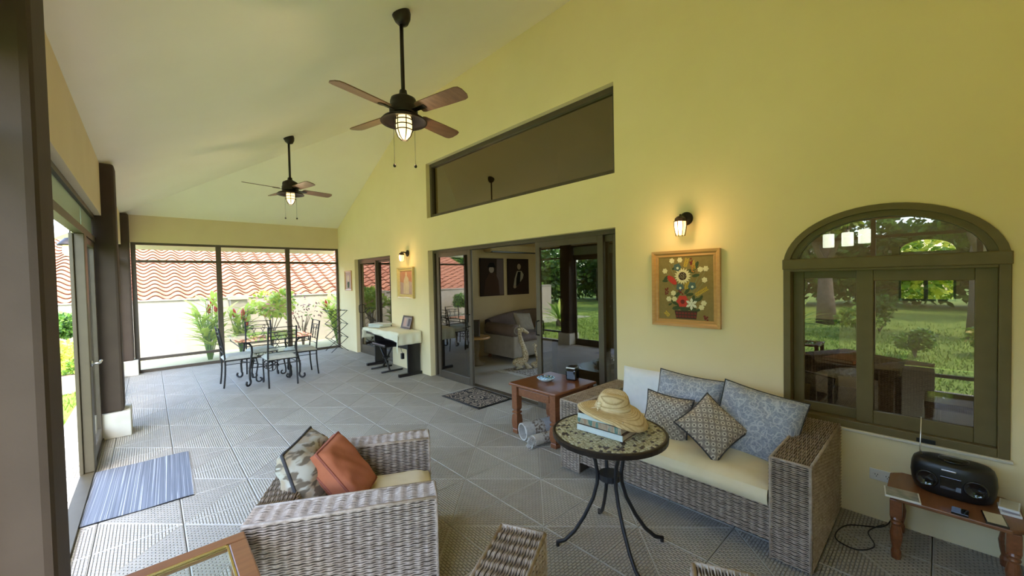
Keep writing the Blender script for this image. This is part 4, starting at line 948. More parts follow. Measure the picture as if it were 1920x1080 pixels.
# ================================================================ CEILING FANS
def fan(label, x, y, ang, dz):
    zt = zc(x); t = thing('ceiling_fan', label, 'fan', (x, y, zt), 0, 'ceiling fans'); zb = -dz  # blade level below ceiling
    mb = MB(); mb.lathe([(0, .02), (.072, .02), (.074, -.02), (.062, -.06), (.035, -.095), (0, -.10)], 22); mb.xf(Matrix.Rotation(-math.atan(SL)*.55, 4, 'Y')); mb.build('canopy', 'dark_bronze', t, smooth=True)
    MB().tube([(0, 0, -.06), (0, 0, zb+.12)], .0155, 12).build('downrod', 'dark_bronze', t, smooth=True)
    MB().lathe([(0, zb+.16), (.028, zb+.155), (.034, zb+.12), (.062, zb+.105), (.098, zb+.085), (.105, zb+.06), (.104, zb+.03), (.112, zb+.022), (.112, zb-.035), (.104, zb-.045), (0, zb-.05)], 28).build('motor_housing', 'dark_bronze', t, smooth=True)
    for k in range(4):
        a = ang+k*pi/2; mb = MB(); pit = radians(-13)
        prof = [(.17, .052), (.19, .062), (.42, .070), (.585, .072), (.615, .062), (.63, .03)]
        top = [(r, -w) for r, w in prof]+[(r, w) for r, w in reversed(prof)]
        mb.prism(top, -.004, .004); mb.xf(Matrix.Translation((0, 0, zb-.022)) @ Matrix.Rotation(a, 4, 'Z') @ Matrix.Rotation(pit, 4, 'X'))
        bl = mb.build('blade', 'blade_wood', t)
        mb = MB(); mb.box(.09, .24, -.02, .02, -.010, -.004); mb.xf(Matrix.Translation((0, 0, zb-.022)) @ Matrix.Rotation(a, 4, 'Z') @ Matrix.Rotation(pit, 4, 'X')); mb.build('blade_arm', 'dark_bronze', bl)
    MB().lathe([(.085, zb-.045), (.12, zb-.055), (.165, zb-.075), (.185, zb-.098), (.183, zb-.102), (.16, zb-.083), (.115, zb-.064), (.08, zb-.055)], 32).build('light_shade', 'dark_bronze', t, smooth=True)
    MB().lathe([(0, zb-.05), (.052, zb-.052), (.060, zb-.075), (.063, zb-.13), (.060, zb-.175), (.045, zb-.215), (.022, zb-.235), (0, zb-.240)], 24).build('glass_globe', 'lamp_glow', t, smooth=True)
    mb = MB()
    for rz_, zz in ((.068, -.085), (.070, -.125), (.068, -.165)): mb.tube([(rz_*cos(i*pi/12), rz_*sin(i*pi/12), zb+zz) for i in range(24)], .0045, 6, closed=True)
    for k in range(3):
        a = k*pi/3+.3; pr_ = [(.066, -.06), (.070, -.12), (.067, -.17), (.05, -.215), (.025, -.240), (0, -.247)]
        mb.tube([(r*cos(a), r*sin(a), zb+z) for r, z in pr_]+[(-r*cos(a), -r*sin(a), zb+z) for r, z in reversed(pr_[:-1])], .0045, 6)
    mb.build('cage', 'dark_bronze', t, smooth=True)
    for s, zz in ((-1, .43), (1, .44)):
        px_, py_ = s*.085*CR.x, s*.085*CR.y
        ch = MB().tube([(px_, py_, zb-.05), (px_, py_, zb-zz)], .0016, 5).build('pull_chain', 'dark_bronze', t)
        MB().lathe([(0, 0), (.010, .006), (.012, .016), (.007, .028), (0, .034)], 12, (px_, py_, zb-zz-.03)).build('pull_knob', 'dark_bronze', ch, smooth=True)
    ld = bpy.data.lights.new('fan_bulb', 'POINT'); ld.energy = 2.5; ld.color = (1, .75, .45); ld.shadow_soft_size = .07
    lo = bpy.data.objects.new('fan_bulb', ld); COL.objects.link(lo); lo.parent = t; lo.location = (0, 0, zb-.33)
fan('nearer ceiling fan with four brown blades and caged lamp', 1.56, 2.95, radians(15), .775)
fan('farther ceiling fan with four brown blades and caged lamp', 1.60, 6.60, radians(11), .755)
# ---- wall sconces
def sconce(label, y, z):
    t = thing('wall_sconce', label, 'lamp', (XW, y, z), 0, 'wall sconces')
    q = MB(); q.lathe([(0, 0), (.058, 0), (.058, -.010), (.045, -.020), (.02, -.03), (0, -.03)], 22, (0, 0, .03), 'X'); q.build('backplate', 'dark_bronze', t, smooth=True)
    MB().tube([(-.02, 0, .03), (-.06, 0, .045), (-.095, 0, .048), (-.12, 0, .03)], .011, 8).build('arm', 'dark_bronze', t, smooth=True)
    c = (-.12, 0, 0)
    MB().lathe([(0, .062), (.007, .055), (.010, .045), (.028, .038), (.046, .022), (.048, .006), (.044, .0), (0, 0)], 8, c).build('cap', 'dark_bronze', t)
    MB().lathe([(0, .0), (.050, -.002), (.050, -.045), (.040, -.10), (.030, -.118), (0, -.12)], 8, c).build('glass_shade', 'sconce_glow', t)
    mb = MB()
    for k in range(8):
        a = 2*pi*k/8; mb.tube([(c[0]+r*cos(a), r*sin(a), zz) for r, zz in ((.051, 0), (.052, -.045), (.042, -.10), (.036, -.125))], .0035, 5)
    mb.tube([(c[0]+.051*cos(2*pi*k/8), .051*sin(2*pi*k/8), -.002) for k in range(8)], .004, 5, closed=True)
    mb.build('cage', 'dark_bronze', t)
    ld = bpy.data.lights.new('sconce_bulb', 'POINT'); ld.energy = 2.2; ld.color = (1, .62, .28); ld.shadow_soft_size = .05
    lo = bpy.data.objects.new('sconce_bulb', ld); COL.objects.link(lo); lo.parent = t; lo.location = (-.20, 0, -.06)
sconce('lit wall lantern above the flower embroidery', 1.50, 2.075); sconce('lit wall lantern above the small gilt painting', 6.52, 2.08)
# outdoor lantern under the eave
t = thing('eave_lantern', 'glowing lantern under the eave in the left gap', 'lamp', (-.75, 7.79, zc(-.75)-.012))
MB().tube([(0, 0, -.02), (0, 0, -.50)], .008, 8).build('rod', 'dark_bronze', t); MB().lathe([(0, -.46), (.05, -.47), (.12, -.55), (.12, -.57), (0, -.56)], 20).build('lamp_cap', 'dark_bronze', t, smooth=True); MB().lathe([(.07, -.565), (.075, -.66), (.05, -.70), (0, -.71)], 18).build('glass_shade', 'sconce_glow', t, smooth=True)
# ================================================================ PICTURES
def mould(w, h, fw, d, mat, par, steps=((0, .0), (.0, 1), (.35, .85), (.6, .45), (.85, .55), (1, .25))):
    mb = MB(); R = []
    for s, k in steps:
        i = fw*s; R.append([(-w/2+i, -h/2+i, d*k), (w/2-i, -h/2+i, d*k), (w/2-i, h/2-i, d*k), (-w/2+i, h/2-i, d*k)])
    vs = [p for r in R for p in r]; fs = []
    for a in range(len(R)-1):
        for j in range(4): fs.append((a*4+j, a*4+(j+1) % 4, a*4+4+(j+1) % 4, a*4+4+j))
    mb.add(vs, fs); return mb.build('frame', mat, par)
def picture(nm, label, cat, c, w, h, fw, d, fmat, cmat, group=None, u=(0, -1, 0), v=(0, 0, 1)):
    t = thing(nm, label, cat, c, 0, group); place(t, c, u, v); mould(w, h, fw, d, fmat, t)
    cv = B(-w/2+fw*.9, w/2-fw*.9, -h/2+fw*.9, h/2-fw*.9, .0, d*.22).build('canvas', cmat, t); return t, cv, d*.22
def disc(mb, x, y, r, z, k=12, ry=None, rot=0):
    ry = ry or r; mb.add([(x+r*cos(2*pi*i/k)*cos(rot)-ry*sin(2*pi*i/k)*sin(rot), y+r*cos(2*pi*i/k)*sin(rot)+ry*sin(2*pi*i/k)*cos(rot), z) for i in range(k)], [tuple(range(k))])
def petals(mb, x, y, r, z, n, w, r0=.2, rot=0):
    for i in range(n):
        a = 2*pi*i/n+rot; ca, sa = cos(a), sin(a); P = [(r0*r, -w*.5), (r*.65, -w), (r, 0), (r*.65, w), (r0*r, w*.5)]
        mb.add([(x+p*ca-q*sa, y+p*sa+q*ca, z+.0003*(i % 3)) for p, q in P], [(0, 1, 2, 3, 4)])
mottled('embroidery_ground', (.25, .185, .065), (.29, .215, .08), 30, .9, .3, 300, .001)
for nm, c in (('thread_cream', (.72, .66, .42)), ('thread_white', (.70, .72, .62)), ('thread_red', (.52, .045, .035)), ('thread_dark_red', (.17, .025, .022)), ('thread_yellow', (.66, .45, .04)), ('thread_teal', (.075, .13, .135)), ('thread_green', (.05, .075, .03)), ('thread_sage', (.24, .26, .12)), ('thread_brown', (.055, .028, .018)), ('thread_orange', (.42, .18, .04))): mottled(nm, c, tuple(q*1.25 for q in c), 90, .8, .3, 260, .001)
t, cv, z0 = picture('flower_embroidery', 'oak-framed embroidery of a basket of bright flowers', 'picture', (XW-.002, 1.515, 1.50), .59, .665, .058, .032, 'frame_oak', 'embroidery_ground')
CW, CH = .485, .56
def E_(X, Y): return ((X-245)/640*CW-CW/2, CH/2-(Y-155)/750*CH)
K = CW/640
def fpart(nm, mat, fn, z=0):
    mb = MB(); fn(mb, z0+.0006+z); mb.build(nm, mat, cv)
def stems(mb, z):
    for a in ((430, 220, 500, 600), (340, 330, 480, 620), (740, 330, 620, 620), (780, 450, 640, 640), (590, 230, 560, 600), (660, 260, 590, 600), (350, 570, 480, 680), (770, 570, 620, 700), (380, 240, 520, 560), (720, 380, 600, 640), (800, 320, 640, 600)):
        p, q = Vector((*E_(a[0], a[1]), 0)), Vector((*E_(a[2], a[3]), 0)); d = (q-p).normalized(); s = Vector((-d.y, d.x, 0))*.0018
        mb.add([(p+s)[:2]+(z,), (p-s)[:2]+(z,), (q-s)[:2]+(z,), (q+s)[:2]+(z,)], [(0, 1, 2, 3)])
fpart('flower_stems', 'thread_sage', stems)
def leaves(mb, z):
    for X, Y, r, rot in ((340, 410, 45, .9), (330, 440, 36, 0), (670, 300, 50, .5), (700, 260, 45, 1.2), (640, 330, 46, -.3), (450, 290, 40, .3), (690, 380, 45, .2), (480, 600, 50, .8), (440, 700, 45, -.6), (700, 660, 50, .4), (740, 640, 40, 1), (660, 650, 45, 1.4), (590, 560, 48, .9), (620, 600, 46, .2), (470, 760, 60, .2), (560, 770, 60, 0), (650, 770, 55, -.2), (390, 720, 26, .5), (710, 780, 35, .4), (500, 700, 55, 1.2)): disc(mb, *E_(X, Y), r*K, z+rg.uniform(0, .0004), 8, r*K*.42, rot)
fpart('flower_leaves', 'thread_green', leaves, .0004)
def basket(mb, z):
    p = [E_(440, 790), E_(705, 790), E_(690, 885), E_(462, 885)]; mb.add([(x, y, z) for x, y in p], [(3, 2, 1, 0)])
fpart('basket', 'thread_brown', basket, .0008)
def weave_(mb, z):
    for i in range(7):
        for j in range(2):
            x, y = E_(470+i*35, 820+j*38); mb.box(x-.010, x+.010, y-.009, y+.009, z-.0003, z+.0006)
fpart('basket_weave', 'thread_dark_red', weave_, .0014)
fpart('sunflower', 'thread_cream', lambda mb, z: petals(mb, *E_(540, 385), 100*K, z, 18, .0105, .3), .002); fpart('sunflower_heart', 'thread_brown', lambda mb, z: disc(mb, *E_(540, 385), 48*K, z, 16), .003)
def seeds(mb, z):
    for i in range(14): a = i*2.4; r = 10+i*2.3; x, y = E_(540+r*cos(a), 385+r*sin(a)); mb.box(x-.003, x+.003, y-.0018, y+.0018, z, z+.0005)
fpart('sunflower_seeds', 'thread_cream', seeds, .0032)
fpart('poppy', 'thread_red', lambda mb, z: (petals(mb, *E_(540, 680), 76*K, z, 6, .026, .1), disc(mb, *E_(540, 680), 56*K, z-.0001, 14)), .003); fpart('poppy_heart', 'thread_dark_red', lambda mb, z: disc(mb, *E_(540, 685), 26*K, z, 12), .0042)
fpart('tulip', 'thread_red', lambda mb, z: disc(mb, *E_(415, 430), 72*K, z, 12, 34*K, -.75), .0025)
for X, Y in ((480, 280), (510, 515), (648, 500)):
    fpart('pansy', 'thread_teal', lambda mb, z: petals(mb, *E_(X, Y), 50*K, z, 5, .018, .05, X), .002); fpart('pansy_heart', 'thread_white', lambda mb, z: petals(mb, *E_(X+3, Y+10), 17*K, z, 5, .005, .05), .0032)
for X, Y in ((415, 200), (510, 195), (330, 320), (740, 312), (800, 305), (785, 432), (430, 585), (375, 655), (443, 655), (775, 695), (750, 745)): fpart('rose', 'thread_cream', lambda mb, z: petals(mb, *E_(X, Y), 34*K, z, 6, .011, .0, X), .0022)
for X, Y, rot, n_ in ((585, 220, 1.3, 6), (662, 250, 1.75, 6), (590, 485, 1.4, 5), (760, 560, .55, 9), (345, 830, 2.4, 4)):
    def wheat(mb, z):
        x, y = E_(X, Y)
        for i in range(n_):
            d = (i-n_/2)*.013; disc(mb, x+d*cos(rot)-.009*sin(rot), y+d*sin(rot)+.009*cos(rot), .011, z, 7, .0034, rot+.95); disc(mb, x+d*cos(rot)+.009*sin(rot), y+d*sin(rot)-.009*cos(rot), .011, z, 7, .0034, rot-.95)
    fpart('wheat_ear', 'thread_yellow', wheat, .0015)
for X, Y, mt in ((630, 215, 'thread_dark_red'), (645, 300, 'thread_orange'), (340, 565, 'thread_dark_red'), (520, 560, 'thread_dark_red'), (800, 870, 'thread_dark_red')):
    def spray(mb, z):
        x, y = E_(X, Y)
        for i in range(9): disc(mb, x+rg.uniform(-.02, .02), y+rg.uniform(-.028, .028), .008, z+i*.00005, 7)
    fpart('berry_spray', mt, spray, .0018)
fpart('lily', 'thread_white', lambda mb, z: petals(mb, *E_(640, 710), 72*K, z, 6, .012, .05, .5), .0035)
# small figure painting above the keyboard
mottled('orange_wash', (.52, .20, .10), (.60, .27, .14), 5, .6); mottled('robe_cream', (.66, .46, .27), (.72, .54, .34), 12, .6); mottled('mauve_wash', (.46, .27, .23), (.54, .36, .28), 9, .6)
t, cv, z0 = picture('figure_painting', 'gilt-framed orange painting of a pale robed figure', 'picture', (XW-.002, 6.585, 1.58), .60, .56, .07, .045, 'gilt_frame', 'orange_wash')
def fp2(nm, mat, pts_, z=0): MB().add([(x, y, z0+.0006+z) for x, y in pts_], [tuple(range(len(pts_)))]).build(nm, mat, cv)
fp2('ground_wash', 'mauve_wash', [(-.23, -.21), (.23, -.21), (.23, .0), (.12, .03), (0, -.02), (-.23, .02)])
fp2('robe', 'robe_cream', [(-.10, -.20), (.10, -.20), (.11, -.05), (.09, .08), (.04, .12), (-.03, .12), (-.08, .05), (-.10, -.08)], .0008)
fp2('head', 'robe_cream', [(.01+.034*cos(a*.5), .155+.045*sin(a*.5)) for a in range(13)], .0008)
t, cv, z0 = picture('small_flower_print', 'small pink framed flower print in the far corner', 'picture', (XW-.002, 9.42, 1.645), .42, .46, .04, .02, 'frame_oak', 'mauve_wash')
fp2('stem', 'thread_green', [(-.05, -.17), (.05, -.17), (.07, -.05), (.0, .02), (-.07, -.06)], .0005); fp2('bloom', 'robe_cream', [(.06*cos(a*.5), .05+.08*sin(a*.5)) for a in range(13)], .0008)
# ================================================================ KEYBOARD
t = thing('keyboard_piano', 'black digital piano on panel legs under a cream cloth', 'piano', (3.22, 6.78, 0))
B(-.18, .20, -.68, .70, .62, .735).build('keyboard_body', 'black_lacquer', t, bevel=.01)
for y in (-.66, .655):
    B(-.035, .20, y-.012, y+.022, .05, .62).build('leg_panel', 'black_lacquer', t, bevel=.003); B(-.20, .225, y-.025, y+.035, 0, .05).build('foot_bar', 'black_lacquer', t, bevel=.006)
B(.15, .175, -.635, .64, .38, .60).build('back_panel', 'black_lacquer', t)
mb = MB(); mb.tube(smooth_path([(-.02, -.40, .62), (-.04, -.42, .50), (-.03, -.44, .40), (-.02, -.45, .36)], 4), .004, 6); mb.tube(smooth_path([(.05, -.52, .62), (.06, -.52, .52), (.06, -.53, .47)], 4), .004, 6); mb.build('cable', 'black_plastic', t)
B(-.045, .005, -.475, -.425, .26, .36).build('adapter', 'black_plastic', t, bevel=.006); B(.03, .09, -.56, -.50, .42, .48).build('adapter', 'black_plastic', t, bevel=.006)
# draped cloth
def drape():
    mb = MB(); x0, x1, y0, y1, zt = -.20, .205, -.70, .715, .742; nx, ny = 30, 56; front, end = .17, .20
    vs = []
    for j in range(ny+1):
        for i in range(nx+1):
            a = i/nx; b = j/ny; U = -front+(x1-x0+front)*a; V = -end+(y1-y0+2*end)*b   # distance coordinates on flat cloth
            ox = max(0, -U); oy = max(0, -V) if V < 0 else max(0, V-(y1-y0)); 
            x = x0+max(0, U); y = y0+min(max(V, 0), y1-y0); sgn = -1 if V < 0 else 1
            d = sqrt(ox*ox+oy*oy) if ox and oy else max(ox, oy)
            z = zt-(ox*(1-.8*b) if ox else oy)
            if ox: x -= .012+.018*sin(U*30+V*14)*min(1, ox*8)*.6
            if oy: y += sgn*(.012+.010*sin(x*38+1)*min(1, oy*8))
            if ox and oy: z = zt-(ox*(1-.8*b)+oy)*.95; x -= .02+oy*.10; y += sgn*(.0+ox*.12)
            if not ox and not oy: z += .006*sin(V*9+2*U)+.012*math.exp(-((V-.35)**2)/.01)
            vs.append((x, y, z))
    fs = [(j*(nx+1)+i, j*(nx+1)+i+1, (j+1)*(nx+1)+i+1, (j+1)*(nx+1)+i) for j in range(ny) for i in range(nx)]
    return mb.add(vs, fs)
o = drape().build('cover_cloth', 'ivory_cloth', smooth=True); o.location = (3.22, 6.78, 0); tag(o, 'creased ivory cloth draped over the digital piano', 'cloth'); sm_ = o.modifiers.new('thick', 'SOLIDIFY'); sm_.thickness = .003; sm_.offset = 1
book('lower white music book at the far end of the piano cloth', (3.20, 7.22, .757), .34, .25, .03, radians(12), 'white_plastic', 'paper', 'paper', 'music books on the piano', 'music_book')
book('upper white music book at the far end of the piano cloth', (3.21, 7.20, .788), .36, .25, .03, radians(22), 'white_plastic', 'paper', 'paper', 'music books on the piano', 'music_book')
principled('photo_mount', (.34, .27, .25), .6); principled('photo_dark', (.05, .04, .045), .5)
t, cv, z0 = picture('photo_frame', 'dark photo frame leaning on the wall above the piano', 'picture', (3.395, 6.50, .868), .34, .235, .03, .018, 'frame_dark', 'photo_mount', v=(.28, 0, 1))
for x in (-.07, .075): B(x-.045, x+.045, -.07, .07, z0, z0+.001).build('photo', 'photo_dark' if x > 0 else 'mauve_wash', cv)
# stool
t = thing('keyboard_stool', 'black padded x-frame stool in front of the piano', 'stool', (3.14, 6.85, 0))
B(-.15, .15, -.28, .27, .445, .50).build('seat', 'black_lacquer', t, bevel=.018)
for y in (-.21, .22): MB().tube([(-.19, y, .016), (.21, y, .016)], .016, 8).build('foot_bar', 'black_iron', t, smooth=True); 
for x in (-.03, .03):
    s = 1 if x > 0 else -1; B(0, 0, 0, 0, 0, 0); mb = MB(); mb.tube([(x, s*.21, .02), (x, -s*.20, .45)], .017, 8); mb.build('cross_leg', 'black_iron', t, smooth=True)
MB().lathe([(0, -.06), (.022, -.06), (.022, .06), (0, .06)], 12, (0, 0, .235), 'X').build('pivot', 'black_plastic', t)
# ---- folding drying rack
t = thing('folding_rack', 'black folding lattice rack in the far right corner', 'rack', (3.2, 9.60, 0)); x0, x1, hz = -.19, .19, .315
for y in (-.20, .20):
    for k in range(3):
        for s in (1, -1): MB().tube([(x0*s, y+s*.006, k*hz+.006), (x1*s, y+s*.006, (k+1)*hz+.006)], .007, 6).build('lattice_bar', 'black_iron', t, smooth=True)
for k in range(1, 4):
    for x in (x0, x1): MB().tube([(x, -.21, k*hz+.006), (x, .21, k*hz+.006)], .006, 6).build('cross_rod', 'black_iron', t, smooth=True)
for y in (-.2, .2): MB().tube([(x0, y, 3*hz+.01), (x1, y, 3*hz+.01)], .006, 6).build('top_rail', 'black_iron', t, smooth=True)
# ================================================================ WROUGHT IRON DINING SET
def scroll(cx, cz, r, a0, a1, n=16, shrink=.55): return [(cx+r*(1-shrink*i/n)*cos(a0+(a1-a0)*i/n), cz+r*(1-shrink*i/n)*sin(a0+(a1-a0)*i/n)) for i in range(n+1)]
t = thing('iron_table', 'glass-topped wrought-iron dining table by the far screen', 'table', (1.475, 7.72, 0)); hx, hy_ = .40, .42; zt = .735
rr_ = .10; gx, gy = .545, .62; poly = []
for cx, cy, a in ((gx-rr_, gy-rr_, 0), (-gx+rr_, gy-rr_, pi/2), (-gx+rr_, -gy+rr_, pi), (gx-rr_, -gy+rr_, 3*pi/2)): poly += [(cx+rr_*cos(a+i*pi/12), cy+rr_*sin(a+i*pi/12)) for i in range(7)]
MB().prism(poly, zt, zt+.010).build('glass_top', 'table_glass', t)
mb = MB(); mb.tube([(x*.9, y*.9, zt-.014) for x, y in poly], .010, 6, closed=True); mb.tube([(x*.9, y*.9, zt-.075) for x, y in poly], .007, 6, closed=True); 
for x, y in poly[::3]: mb.tube([(x*.9, y*.9, zt-.075), (x*.9, y*.9, zt-.014)], .005, 5)
mb.build('apron_frame', 'black_iron', t, smooth=True)
for sx in (-1, 1):
    for sy in (-1, 1):
        p2 = [(.12, zt-.02), (.03, zt-.05), (-.03, zt-.11), (-.035, zt-.20), (0, .40), (.035, .25), (.03, .13)]+scroll(.075, .075, .062, 2.4, 2.4+4.6, 14, .5)
        d = Vector((sx, sy, 0)).normalized()
        o = MB().tube([(sx*.335+d.x*(r-.0), sy*.36+d.y*(r-.0), max(z, .012)) for r, z in p2], .0155, 7).build('leg', 'black_iron', t, smooth=True)
mb = MB()
for s in (-1, 1):
    mb.tube([(-.37, s*.39, .30), (0, 0, .22), (.37, -s*.39, .30)], .008, 6)
    ring = scroll(0, 0, .10, 0, 2*pi*1.4, 24, .6); mb.tube([(p, s*.12, .22+q) for p, q in ring], .007, 6)
mb.build('stretcher', 'black_iron', t, smooth=True)
def iron_chair():
    t = thing('iron_chair', 'x', 'chair', (0, 0, 0), 0, 'wrought-iron dining chairs')
    cushion_box(-.20, .22, -.205, .205, .43, .485, 3, .012, .001).build('seat_cushion', 'seat_linen', t, smooth=True)
    mb = MB(); mb.tube([(-.20, -.20, .42), (.21, -.20, .42), (.21, .20, .42), (-.20, .20, .42)], .009, 6, closed=True); mb.tube([(-.20, -.195, .36), (.20, -.195, .36)], .006, 6); mb.tube([(-.20, .195, .36), (.20, .195, .36)], .006, 6); mb.tube([(.20, -.195, .36), (.20, .195, .36)], .006, 6)
    for y in (-.1, 0, .1): mb.tube([(.2, y+p, .39+q) for p, q in scroll(0, 0, .028, 0, 7, 12, .5)], .004, 5)
    mb.build('seat_frame', 'black_iron', t, smooth=True)
    for s in (-1, 1):
        o = MB().tube(smooth_path([(-.225, s*.20, 0), (-.205, s*.20, .20), (-.20, s*.20, .42), (-.215, s*.198, .60), (-.27, s*.195, .94)], 3), .0125, 7).build('leg', 'black_iron', t, smooth=True)
        pr_ = [(.21, .42), (.235, .30), (.215, .18), (.205, .10)]+[(.205+.045+p, .058+q) for p, q in scroll(0, 0, .045, pi*.9, pi*.9+4.8, 12, .45)]
        MB().tube([(x, s*.19, max(.01, z)) for x, z in pr_], .012, 7).build('leg', 'black_iron', t, smooth=True)
    mb = MB(); bx_ = lambda z: -.20-.07*max(0, (z-.45)/.49)**1.4
    for z in (.93, .86, .80, .62, .54): mb.tube([(bx_(z), -.197, z), (bx_(z)-.012, 0, z+.006), (bx_(z), .197, z)], .0065, 6)
    for s in (-1, 1):
        for y in (.04, .10): mb.tube([(bx_(.62), s*y, .62), (bx_(.71), s*(.14-y), .71), (bx_(.80), s*y, .80)], .005, 5)
        mb.tube([(bx_(.83), s*.09+p, .83+q) for p, q in scroll(0, 0, .028, 0, 7.5, 14, .5)], .004, 5)
    mb.build('back_rails', 'black_iron', t, smooth=True); return t
c0 = iron_chair()
for i, (x, y, a, lab) in enumerate(((1.03, 7.735, 0, 'iron chair at the left side of the glass dining table'), (1.51, 7.22, pi/2, 'iron chair nearest the camera at the glass dining table'), (1.945, 7.69, pi, 'iron chair at the right side of the glass dining table'), (1.44, 8.19, -pi/2, 'iron chair behind the glass dining table facing the camera'))):
    o = c0 if i == 0 else dup(c0); o.location = (x, y, 0); o.rotation_euler = (0, 0, a); o['label'] = lab
# ================================================================ LIVING ROOM (through the open door)
mottled('sofa_brown', (.115, .075, .055), (.15, .10, .075), 8, .8); mottled('sofa_beige', (.24, .195, .14), (.29, .235, .17), 10, .85)
t = thing('scroll_sofa', 'brown scroll-arm sofa inside the living room', 'sofa', (6.2, 5.92, 0))
hw = 1.12; dp = .48
B(-hw+.10, hw-.10, -dp, dp-.1, .10, .40).build('base', 'sofa_beige', t, bevel=.03)
mb = MB(); prof = []
n = 24; vs = []
for i in range(n+1):
    a = i/n; x = -hw+2*hw*a; z = .80+.13*sin(pi*a)**.8
    vs += [(x, dp-.24, .38), (x, dp-.20, z-.03), (x, dp-.12, z), (x, dp-.02, z-.03), (x, dp, .15)]
mb.add(vs, [(i*5+j, i*5+5+j, i*5+6+j, i*5+1+j) for i in range(n) for j in range(4)]); mb.build('backrest', 'sofa_brown', t, smooth=True)
for s in (-1, 1):
    mb = B(s*(hw-.04)-.10, s*(hw-.04)+.10, -dp, dp-.04, .10, .58); a_ = mb.build('arm', 'sofa_beige', t, bevel=.02)
    mb = MB(); mb.lathe([(0, -dp-.02), (.05, -dp-.022), (.105, -dp-.01), (.125, -dp+.02), (.125, dp-.15), (0, dp-.15)], 20, (s*(hw), 0, .62), 'Y'); mb.build('arm_roll', 'sofa_brown', a_, smooth=True)
    MB().tube([(s*hw+p, -dp-.024, .62+q) for p, q in scroll(0, 0, .10, 0, 9, 26, .85)], .010, 6).build('arm_scroll', 'sofa_beige', a_, smooth=True)
for x in (-.52, .52): cushion_box(x-.51, x+.51, -dp-.02, dp-.25, .40, .54, 7, .03, .003).build('seat_cushion', 'sofa_brown', t, smooth=True)
for x in (-1.05, 1.05):
    for y in (-dp+.05, dp-.08): MB().lathe([(.022, 0), (.035, .03), (.025, .07), (.03, .10)], 12, (x, y, 0)).build('foot', 'brown_wood', t, smooth=True)
pillow('sofa_pillow', 'tan pillow lying at the scroll end of the living room sofa', .46, .42, .16, 'sofa_beige', (5.62, 5.78, .72), (1, 0, -.1), (0, .5, 1), 15, .05)
# giraffes
m = principled('giraffe_carved', (.5, .4, .25), .6); g = N(m); v = g.n('ShaderNodeTexVoronoi', feature='DISTANCE_TO_EDGE'); v.inputs['Scale'].default_value = 30; g.l(g.coord('Object'), v.inputs['Vector'])
g.col(g.ramp(v.outputs['Distance'], [(.05, (.62, .52, .34)), (.14, (.40, .28, .15)), (.3, (.30, .20, .10))]))
mottled('giraffe_plain', (.52, .43, .28), (.60, .50, .34), 20, .6)
def giraffe(label, x, y, sc, rz):
    t = thing('giraffe_figurine', label, 'figurine', (x, y, .0105), rz, 'carved giraffe figurines')
    s = sc
    body = MB(); body.tube(smooth_path([(-.20*s, 0, .10*s), (-.12*s, 0, .15*s), (.02*s, 0, .17*s), (.10*s, 0, .26*s), (.08*s, 0, .44*s), (.01*s, 0, .66*s), (-.03*s, 0, .84*s), (.0*s, 0, .93*s), (.09*s, 0, .90*s), (.18*s, 0, .84*s)], 5),
        [q*s for q in [.03, .05, .07, .085, .095, .10, .105, .11, .11, .108, .105, .10, .095, .09, .085, .08, .078, .074, .070, .066, .062, .059, .056, .054, .052, .050, .048, .047, .046, .046, .046, .048, .052, .056, .060, .062, .062, .060, .056, .052, .048, .045, .042, .040, .038, .024]], 12)
    o = body.build('body', 'giraffe_carved', t, smooth=True)
    for k in (-1, 1):
        MB().tube([(-.02*s, k*.02*s, .97*s), (-.04*s, k*.03*s, 1.05*s)], [.010*s, .014*s], 7).build('horn', 'giraffe_plain', t, smooth=True)
        MB().tube([(-.03*s, k*.04*s, .95*s), (-.07*s, k*.09*s, .96*s), (-.09*s, k*.12*s, .94*s)], [.012*s, .022*s, .004*s], 7).build('ear', 'giraffe_plain', t, smooth=True)
        MB().tube([(.06*s, k*.06*s, .14*s), (.16*s, k*.08*s, .06*s), (.24*s, k*.07*s, .03*s), (.10*s, k*.09*s, .025*s)], [.045*s, .035*s, .028*s, .022*s], 8).build('leg', 'giraffe_plain', t, smooth=True)
        MB().tube([(-.12*s, k*.08*s, .11*s), (-.02*s, k*.14*s, .06*s), (-.14*s, k*.13*s, .025*s)], [.05*s, .038*s, .022*s], 8).build('leg', 'giraffe_plain', t, smooth=True)
giraffe('larger carved giraffe figurine sitting on the living room rug', 4.84, 5.06, .74, radians(-35)); giraffe('smaller carved giraffe figurine beside the larger one', 5.06, 4.92, .42, radians(-20))
t = thing('living_room_rug', 'patterned brown rug under the giraffe figurines', 'rug', (5.9, 4.7, 0)); B(-1.45, 1.45, -.62, .62, 0, .008).build('border', 'rug_beige', t); B(-1.35, 1.35, -.53, .53, .008, .010).build('pattern', 'rug_pattern', t)
# side table with leaning frame
t = thing('corner_table', 'small dim wooden side table beside the living room sofa', 'table', (4.52, 5.95, 0)); MB().lathe([(0, .50), (.26, .50), (.27, .515), (.26, .535), (0, .535)], 26).build('table_top', 'frame_oak', t)
MB().lathe([(.16, 0), (.17, .03), (.06, .08), (.04, .2), (.07, .3), (.05, .42), (.12, .50)], 18).build('pedestal', 'sofa_beige', t, smooth=True)
t, cv, z0 = picture('leaning_frame', 'dark picture frame leaning on the living room side table', 'picture', (4.47, 5.98, .69), .26, .32, .03, .02, 'frame_dark', 'photo_dark', u=(.8, -.6, 0), v=(.12, .16, 1))
